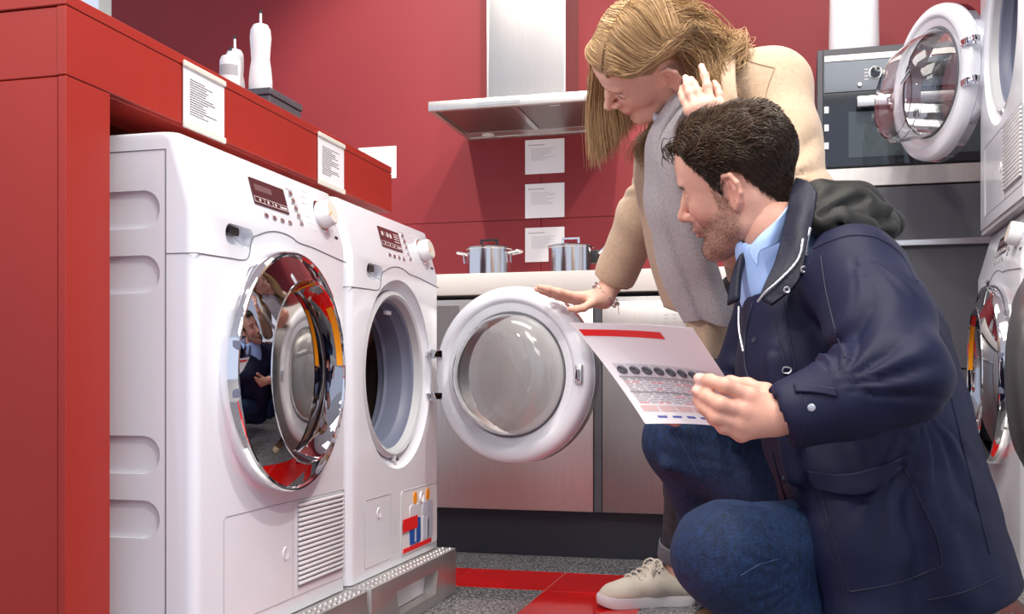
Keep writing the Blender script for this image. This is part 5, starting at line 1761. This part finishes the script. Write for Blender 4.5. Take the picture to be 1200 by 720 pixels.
wp = dict(neck=PX(812, 112, 2.20), chest=PX(858, 165, 2.30), waist=PX(890, 265, 2.46), hip=PX(912, 345, 2.62),
          sh_n=PX(908, 100, 2.13), el_n=PX(938, 232, 2.03), wr_n=PX(846, 158, 1.985),
          sh_f=PX(795, 168, 2.40), el_f=PX(752, 252, 2.53), wr_f=PX(715, 338, 2.63),
          hip_n=PX(885, 365, 2.58), kn_n=PX(815, 490, 2.60), an_n=PX(793, 652, 2.755),
          hip_f=PX(940, 365, 2.68), kn_f=PX(905, 500, 2.62), an_f=PX(930, 655, 2.75))
wp = {k_: np.array(v_) for k_, v_ in wp.items()}

bf = Field(*bounds(list(wp.values()), 0.15), 0.010)
bf.chain([wp['neck'], wp['chest'], wp['waist'], wp['hip']], [0.055, 0.10, 0.095, 0.115], k=0.05)
bf.cone(fP(788, 98, 2.15), wp['neck'], 0.048, 0.052, k=0.03)
for q in 'nf':
    bf.cone(wp['chest'], wp['sh_' + q], 0.07, 0.04, k=0.04)
    bf.chain([wp['sh_' + q], wp['el_' + q], wp['wr_' + q]], [0.040, 0.031, 0.022], k=0.02)
    bf.chain([wp['hip_' + q], wp['kn_' + q], wp['an_' + q]], [0.08, 0.050, 0.034], k=0.03)
    # the ankle runs down into the shoe
    bf.cone(wp['an_' + q], wp['an_' + q] + np.array((0, 0, -0.075)), 0.033, 0.030, k=0.02)
bV, bQ = bf.mesh(1)

# right hand lying on the rim of the open door
Zd = 2.60
rt = lambda x, y, z: np.array(PX(x, y, Zd + z))
wf = [[rt(676, 347, -0.01), rt(656, 342, -0.02), rt(643, 338.5, -0.02), rt(632, 336.5, -0.018)],
      [rt(675, 350, 0.010), rt(654, 345, 0.004), rt(641, 341.5, 0.004), rt(629, 339, 0.006)],
      [rt(676, 353, 0.028), rt(657, 348.5, 0.026), rt(645, 345, 0.028), rt(634, 342, 0.030)],
      [rt(678, 355, 0.045), rt(663, 351.5, 0.046), rt(653, 348.5, 0.048), rt(645, 346, 0.05)],
      [rt(692, 356, -0.03), rt(684, 361, -0.048), rt(676, 362.5, -0.052), rt(668, 362.5, -0.052)]]
wr = rt(707, 349, 0.0)
wh1 = hand_mesh(wr, wp['wr_f'] + (wp['el_f'] - wp['wr_f']) * 0.2, wf, [0.0082, 0.0085, 0.0082, 0.0072, 0.0090], [(wr, g[0], 0.0185, 0.0110) for g in wf], SKIN_W, kk=0.005)
# left hand pushing the hair behind the ear
Zl = 1.975
lt = lambda x, y, z: np.array(PX(x, y, Zl + z))
wg = [[lt(808, 130, 0.006), lt(801, 117, 0.014), lt(799, 110, 0.022), lt(799, 103, 0.030)],
      [lt(816, 126, -0.004), lt(808, 109, 0.004), lt(805, 100, 0.012), lt(803, 91, 0.022)],
      [lt(824, 123, -0.008), lt(817, 107, 0.000), lt(813, 99, 0.008), lt(810, 93, 0.018)],
      [lt(833, 121, -0.008), lt(829, 101, -0.004), lt(826, 89, 0.004), lt(822, 78, 0.012)],
      [lt(844, 124, 0.000), lt(843, 111, 0.004), lt(840, 103, 0.010), lt(837, 97, 0.016)]]
wl = lt(836, 152, 0.006)
wh2 = hand_mesh(wl, wp['wr_n'] + (wp['el_n'] - wp['wr_n']) * 0.25, wg, [0.0070, 0.0074, 0.0076, 0.0078, 0.0072], [(wl, g[0], 0.0190, 0.0112) for g in wg], SKIN_W, kk=0.005)
for j in (1, 3):
    nail(*wh2, wg[j][3] + T_ * 0.006, wg[j][3] - wg[j][2], T_, 0.0055)
V, Q, col = join([(gV @ wA.T + wO, gQ, gcol), (bV, bQ, SKIN_W), wh1, wh2])
woman = np_obj('person', V, Q, M['skin'], None, col)
tag(woman, 'long-haired woman in a beige coat and grey scarf bending forward', 'person', 'two customers')

# hair
rw = np.random.RandomState(11)
toW = lambda P_: P_ @ wA.T + wO
gw = sstep(0.006, 0.022, scal)
shV, shQ = hair_shell(gV, gQ, gN, gw * (1 - 0.9 * part), 0.0008 + 0.0025 * gw * (1 - part))


def skull(P_):
    """Pushes points out to just above the scalp ellipsoid."""
    for c, r in (((-0.012, 0, 0.044), (0.106, 0.0845, 0.088)), ((0.034, 0, 0.046), (0.070, 0.071, 0.070))):
        c, r = np.array(c), np.array(r)
        d = P_ - c
        k_ = np.linalg.norm(d / r, axis=-1, keepdims=True)
        P_ = np.where(k_ < 1, c + d / np.maximum(k_, 1e-6), P_)
    return P_


def roots_on_part(n):
    t = rw.rand(n)
    x = 0.082 - 0.150 * t
    y = part_y(x)
    z = 0.044 + 0.083 * np.sqrt(np.clip(1 - ((x + 0.012) / 0.106) ** 2 - (y / 0.083) ** 2, 0, 1))
    return t, np.stack([x, y, z], 1)


down = np.array((0, 0, -1.0)) @ wA            # world down in head space
camt = T_ @ wA
cr_ = np.array(CAM_R) @ wA
# side turned from the camera: falls as a curtain past the face
n1 = 3800
t, r0 = roots_on_part(n1)
r0[:, 1] -= 0.002
h1_ = np.stack([0.088 - 0.140 * t + 0.003 * rw.normal(size=n1), r0[:, 1] - 0.035, 0.078 + 0.034 * np.sin(PI * np.clip(t + 0.12, 0, 1))], 1)
th1 = np.stack([0.078 - 0.135 * t + 0.003 * rw.normal(size=n1), np.full(n1, -0.062), 0.070 + 0.022 * t], 1)
th2 = np.stack([0.070 - 0.125 * t + 0.005 * rw.normal(size=n1), np.full(n1, -0.088), 0.035 + 0.006 * rw.normal(size=n1)], 1)
Lh = (0.17 + 0.055 * rw.rand(n1, 1)) * (1 - 0.15 * t[:, None])
sp = rw.normal(size=(n1, 3)) * 0.007
p3 = th2 + down * Lh * 0.30 + sp * 0.5 - camt * 0.055
p4 = th2 + down * Lh * 0.62 + sp - camt * 0.095
p5 = th2 + down * Lh + sp * 1.3 - camt * 0.10 + cr_ * 0.008
cA = np.stack([r0, skull(h1_), skull(th1), skull(th2), p3, p4, p5], 1)
# near side: swept over the ear, gathered behind it by the hand, lying on the collar
n2 = 4600
t, q0 = roots_on_part(n2)
q0[:, 1] += 0.002
u = rw.rand(n2)
v1 = np.stack([0.070 - 0.135 * t, q0[:, 1] + 0.026, 0.078 + 0.030 * np.sin(PI * np.clip(t + 0.1, 0, 1))], 1)
v2 = np.stack([0.042 - 0.120 * t, 0.074 + 0.006 * rw.rand(n2), 0.064 + 0.010 * t + 0.003 * rw.normal(size=n2)], 1)
v3 = np.stack([-0.030 - 0.062 * t, 0.082 + 0.006 * rw.rand(n2) - 0.01 * t, 0.060 + 0.006 * t + 0.004 * rw.normal(size=n2)], 1)
v3[:, 0] -= 0.012
g_ = (t * 0.7 + 0.3 * u)[:, None]
loc_ = lambda *a: (np.array(PX(*a)) - wO) @ wA
v4 = loc_(808, 70, 2.05) * (1 - g_) + loc_(842, 48, 2.09) * g_ + rw.normal(size=(n2, 3)) * 0.010
v5 = loc_(822, 96, 2.05) * (1 - g_) + loc_(852, 84, 2.085) * g_ + rw.normal(size=(n2, 3)) * 0.007
v6 = loc_(836, 124, 2.06) * (1 - g_) + loc_(860, 114, 2.075) * g_ + rw.normal(size=(n2, 3)) * 0.009
cB = np.stack([q0, skull(v1), skull(v2), skull(v3), v4, v5, v6], 1)
# loose locks on the collar and beside the cheek
n3 = 320
w0 = np.stack([np.full(n3, -0.085), 0.03 * rw.normal(size=n3), 0.075 + 0.02 * rw.normal(size=n3)], 1)
e1 = (np.array(PX(836, 44, 2.12)) - wO) @ wA + rw.normal(size=(n3, 3)) * 0.016
e2 = (np.array(PX(866, 52, 2.10)) - wO) @ wA + rw.normal(size=(n3, 3)) * 0.012
e3 = (np.array(PX(862, 66, 2.09)) - wO) @ wA + rw.normal(size=(n3, 3)) * 0.014
cC = np.stack([w0, w0 * 0.5 + e1 * 0.5 + np.array((-0.02, 0, 0.01)), e1, e1 * 0.4 + e2 * 0.6, e2, e3, e3 + down * 0.012 - cr_ * 0.02], 1)
n4 = 220
s0 = np.stack([np.full(n4, -0.05), -0.07 + 0.01 * rw.normal(size=n4), -0.01 + 0.02 * rw.normal(size=n4)], 1)
s1 = (np.array(PX(772, 148, 2.29)) - wO) @ wA + rw.normal(size=(n4, 3)) * 0.012
s2 = (np.array(PX(752, 172, 2.29)) - wO) @ wA + rw.normal(size=(n4, 3)) * 0.012
cD = np.stack([s0, s0 * 0.7 + s1 * 0.3, s0 * 0.4 + s1 * 0.6, s1, (s1 + s2) / 2, s2, s2 + down * 0.03], 1)
A_ = np.concatenate([cA, cB, cC, cD])
n_ = len(A_)
Sx = resample(A_, 24)
wob = fnoise(A_[:, 0] * 60 + rw.normal(size=(n_, 3)) * 0.2, 1.0, 3)[:, None, None]
kx_ = np.linspace(0, 1, 24)[None, :, None]
Sx = Sx + 0.0030 * np.sin(kx_ * 9 + wob * 6) * kx_ * np.array((0.3, 1, 0.4)) + rw.normal(size=(n_, 1, 3)) * 0.0018
shade = rw.rand(n_, 1)
dark, light = np.array((0.215, 0.112, 0.045)), np.array((0.80, 0.54, 0.28))
fam = np.concatenate([np.full(n1, 0.58), np.full(n2, 0.42), np.full(n3, 0.5), np.full(n4, 0.3)])[:, None]
mixf = np.clip(fam + (shade - 0.5) * 0.75, 0, 1)
hcW = dark * (1 - mixf) + light * mixf
locks = strands(Sx, np.full(n_, 0.00065), hcW, taper=0.3)
hw_ = join([(shV, shQ, np.array((0.33, 0.20, 0.095))), locks])
np_obj('hair', toW(hw_[0]), hw_[1], M['hair'], woman, hw_[2])['label'] = 'long straight dark blonde hair with a side parting'

# lashes of the lowered eyes
for sg in (-1, 1):
    q = [(0.0875, sg * 0.0200, -0.0010), (0.0882, sg * 0.0270, -0.0035), (0.0868, sg * 0.0345, -0.0042), (0.0822, sg * 0.0425, -0.0030), (0.0790, sg * 0.0470, -0.0005)]
    MB().tube([Vector(toW(np.array(v_))) for v_ in spline(q, 5)], [0.0006] + [0.0011] * 19 + [0.0004], 6).build('eyelashes', mat('lash', (0.02, 0.012, 0.01), 0.6), woman)

# pale top under the scarf
tf = Field(*bounds([wp['neck'], wp['chest']], 0.15), 0.006)
tf.chain([fP(800, 128, 2.17), fP(835, 170, 2.24), fP(865, 250, 2.38)], [0.062, 0.085, 0.10], k=0.03)
tf.cone(fP(778, 90, 2.13), fP(797, 118, 2.16), 0.056, 0.052, k=0.004, op='sub')
sdf_obj('top', tf, M['white_top'], woman, wr=((0.0015, 60, 2),))

# coat
cw = Field(*bounds([wp[k_] for k_ in ('chest', 'hip', 'sh_n', 'el_n', 'wr_n', 'sh_f', 'el_f', 'wr_f')], 0.18), 0.0065)
cw.chain([fP(862, 130, 2.25), fP(892, 210, 2.38), fP(918, 300, 2.52), fP(935, 380, 2.62)], [0.110, 0.120, 0.125, 0.135], k=0.05)
cw.cone(fP(850, 108, 2.20), wp['sh_n'], 0.085, 0.068, k=0.05)
cw.cone(fP(840, 130, 2.26), wp['sh_f'], 0.085, 0.058, k=0.05)
un, fn = wp['el_n'] - wp['sh_n'], wp['wr_n'] - wp['el_n']
cw.chain([wp['sh_n'], wp['sh_n'] + un * 0.5, wp['el_n'], wp['el_n'] + fn * 0.8], [0.068, 0.062, 0.058, 0.044], k=0.03)
uf, ff = wp['el_f'] - wp['sh_f'], wp['wr_f'] - wp['el_f']
cw.chain([wp['sh_f'], wp['el_f'], wp['el_f'] + ff * 0.85], [0.060, 0.055, 0.052], k=0.03)
cw.half(wp['el_f'] + ff * 0.92, np.array(camdir(-0.25, -0.95, 0.1)), 0.004) if False else None
fd = ff / np.linalg.norm(ff)
cw.cone(wp['el_f'] + ff * 0.80 + fd * 0.075, wp['el_f'] + ff * 0.80 + fd * 0.16, 0.075, 0.075, k=0.004, op='sub')
cw.cone(wp['el_f'] + ff * 0.62, wp['el_f'] + ff * 1.0, 0.036, 0.040, k=0.003, op='sub')
cw.chain([fP(790, 100, 2.12), fP(806, 140, 2.12), fP(818, 210, 2.18), fP(830, 320, 2.36)], [0.062, 0.060, 0.045, 0.03], k=0.012, op='sub')


def wcoat_folds(V, N):
    V = V + folds(V, N, fP(775, 236, 2.47), (1.6, 3.14), 0.010, 4, 0.05, 0.16, 23)
    V = V + folds(V, N, fP(905, 215, 2.02), (-0.6, 1.6), 0.010, 4, 0.06, 0.18, 24)
    return V


wcoat = sdf_obj('coat', cw, M['beige'], woman, wr=((0.0028, 30, 21), (0.0012, 70, 22)), post=wcoat_folds)
wcoat['label'] = 'beige wool coat'
aw = caster(wcoat)
M['beige_seam'] = mat('beige_seam', (0.36, 0.25, 0.165), 0.85)
seam_on('armhole_seam', aw, [(908, 80), (899, 105), (895, 135), (897, 170), (900, 195)], 0.0012, M['beige_seam'], wcoat)
seam_on('shoulder_seam', aw, [(862, 66), (885, 74), (908, 80)], 0.0012, M['beige_seam'], wcoat)
# collar, front panels
cl = [[fP(846, 50, 2.12), fP(862, 58, 2.10)], [fP(842, 80, 2.07), fP(862, 92, 2.055)], [fP(846, 110, 2.05), fP(866, 128, 2.04)], [fP(850, 150, 2.05), fP(868, 160, 2.05)]]
patch('collar', cl, M['beige'], wcoat, thick=0.012, nu=24, nv=10)
rp = [[fP(748, 160, 2.36), fP(760, 160, 2.30), fP(772, 158, 2.25)], [fP(742, 210, 2.37), fP(758, 210, 2.31), fP(772, 208, 2.26)], [fP(752, 265, 2.40), fP(766, 265, 2.33), fP(782, 262, 2.29)], [fP(764, 318, 2.42), fP(778, 318, 2.36), fP(796, 318, 2.32)], [fP(778, 360, 2.44), fP(795, 366, 2.38), fP(812, 368, 2.34)]]
patch('front_panel', rp, M['beige'], wcoat, thick=0.007, nu=36, nv=14, wob=0.003, wscale=26, seed=5)
lp = [[fP(800, 362, 2.34), fP(826, 352, 2.30), fP(850, 350, 2.32), fP(872, 352, 2.36)], [fP(804, 384, 2.335), fP(828, 382, 2.29), fP(850, 380, 2.31), fP(868, 382, 2.36)], [fP(806, 404, 2.335), fP(828, 410, 2.29), fP(848, 406, 2.31), fP(864, 402, 2.35)], [fP(808, 412, 2.34), fP(830, 420, 2.295), fP(848, 420, 2.31), fP(858, 414, 2.34)]]
patch('front_panel', lp, M['beige'], wcoat, thick=0.008, nu=24, nv=28, wob=0.002, wscale=30, seed=7)

# scarf: two hanging lengths
def scarf(rows, seed, parent):
    rows = [[a, (np.array(a) + np.array(b)) / 2 + T_ * 0.020, np.array(b) - T_ * 0.012, (np.array(b) + np.array(c)) / 2 + T_ * 0.018, c] for a, b, c in rows]
    return patch('scarf', rows, M['grey_wool'], parent, thick=0.011, nu=60, nv=26, wob=0.005, wscale=34, seed=seed)
sc1 = [[fP(812, 92, 2.13), fP(826, 100, 2.10), fP(842, 112, 2.10)],
       [fP(778, 130, 2.14), fP(790, 136, 2.09), fP(802, 134, 2.07)],
       [fP(758, 170, 2.20), fP(776, 172, 2.12), fP(795, 168, 2.10)],
       [fP(756, 220, 2.24), fP(780, 222, 2.15), fP(806, 218, 2.13)],
       [fP(763, 275, 2.28), fP(793, 278, 2.19), fP(824, 272, 2.18)],
       [fP(775, 325, 2.31), fP(810, 328, 2.23), fP(845, 322, 2.23)],
       [fP(792, 362, 2.34), fP(822, 362, 2.26), fP(858, 366, 2.27)],
       [fP(800, 380, 2.35), fP(828, 374, 2.27), fP(866, 392, 2.29)]]
so = scarf(sc1, 4, woman)
so['label'] = 'grey wool scarf hanging loose'
sc2 = [[fP(845, 112, 2.08), fP(852, 116, 2.06), fP(860, 122, 2.06)], [fP(842, 150, 2.06), fP(852, 152, 2.04), fP(862, 156, 2.05)], [fP(846, 200, 2.08), fP(857, 202, 2.06), fP(868, 206, 2.07)], [fP(856, 250, 2.13), fP(866, 252, 2.11), fP(876, 256, 2.12)]]
patch('scarf_end', sc2, M['grey_wool'], so, thick=0.010, nu=30, nv=12, wob=0.003)

# jeans with turned-up cuff
jw = Field(*bounds([wp[k_ + '_' + q] for k_ in ('hip', 'kn', 'an') for q in 'nf'], 0.14), 0.007)
jw.cone(wp['hip_n'], wp['hip_f'], 0.105, 0.105, k=0.04)
for q in 'nf':
    e = wp['an_' + q] + (wp['kn_' + q] - wp['an_' + q]) * 0.05
    jw.chain([wp['hip_' + q], (wp['hip_' + q] + wp['kn_' + q]) / 2, wp['kn_' + q], (wp['kn_' + q] + e) / 2, e], [0.10, 0.085, 0.062, 0.053, 0.044], k=0.025)
    jw.half(wp['an_' + q], (wp['an_' + q] - wp['kn_' + q]), 0.003)
wj = sdf_obj('jeans', jw, M['black_denim'], woman, wr=((0.0020, 50, 31), (0.0012, 100, 32)))
wj['label'] = 'washed black jeans'
for q in 'nf':
    ax = Vector(wp['kn_' + q] - wp['an_' + q]).normalized()
    mx = ax.to_track_quat('Z', 'Y').to_matrix().to_4x4(); mx.translation = Vector(wp['an_' + q])
    MB().lathe([(0.040, -0.004), (0.0475, -0.006), (0.0500, 0.0), (0.0500, 0.038), (0.0470, 0.042)], 40, 'z', M=mx).build('jeans_cuff', M['cuff_denim'], wj)
toe, heel = np.array((-0.483, 2.643)), np.array((-0.263, 2.743))
ang_w = math.atan2(*(toe - heel)[::-1])
hl_ = wp['an_n'][:2] - np.array((math.cos(ang_w), math.sin(ang_w))) * 0.045
shoe('sneaker', woman, (float(hl_[0]), float(hl_[1]), 0.0005), ang_w, 0.258, M['cream_leather'], M['white_rubber'], M['cream_lace'], label='cream leather lace-up sneaker')
hl_ = wp['an_f'][:2] - np.array((math.cos(ang_w + 0.3), math.sin(ang_w + 0.3))) * 0.045
shoe('sneaker', woman, (float(hl_[0]), float(hl_[1]), 0.0005), ang_w + 0.3, 0.258, M['cream_leather'], M['white_rubber'], M['cream_lace'])

# chain bracelet on the wrist
cen = PX(711, 345, 2.612)
axw = Vector(camdir(0.66, 0.72, 0.22))
e1_ = axw.orthogonal().normalized(); e2_ = axw.cross(e1_)
br = MB()
for k in range(22):
    a = 2 * PI * k / 22
    o_ = cen + (e1_ * math.cos(a) + e2_ * math.sin(a)) * 0.0375
    tg_ = (e2_ * math.cos(a) - e1_ * math.sin(a))
    nrm_ = (e1_ * math.cos(a) + e2_ * math.sin(a))
    side_ = axw if k % 2 else (axw + nrm_).normalized()
    br.tube([o_ + tg_ * 0.0062 * math.cos(b) + side_ * 0.0045 * math.sin(b) for b in np.linspace(0, 2 * PI, 10, endpoint=False)], 0.0013, 5, closed=True)
bo = br.build('bracelet', M['silver'], woman)
tag(bo, 'silver chain bracelet', kind='stuff')
mo = cen - axw * 0.009
MB().tube([mo + (e1_ * math.cos(a) + e2_ * math.sin(a)) * 0.0380 for a in np.linspace(0, 2 * PI, 30, endpoint=False)], 0.0018, 8, closed=True).build('bangle', M['silver'], woman)
low = cen + (Vector((0, 0, -1)) - axw * Vector((0, 0, -1)).dot(axw)).normalized() * 0.040
MB().tube([low, low + Vector((0, 0, -0.008)), low + Vector((0.001, 0, -0.022))], 0.0012, 6).build('bracelet_charm', M['silver'], bo)
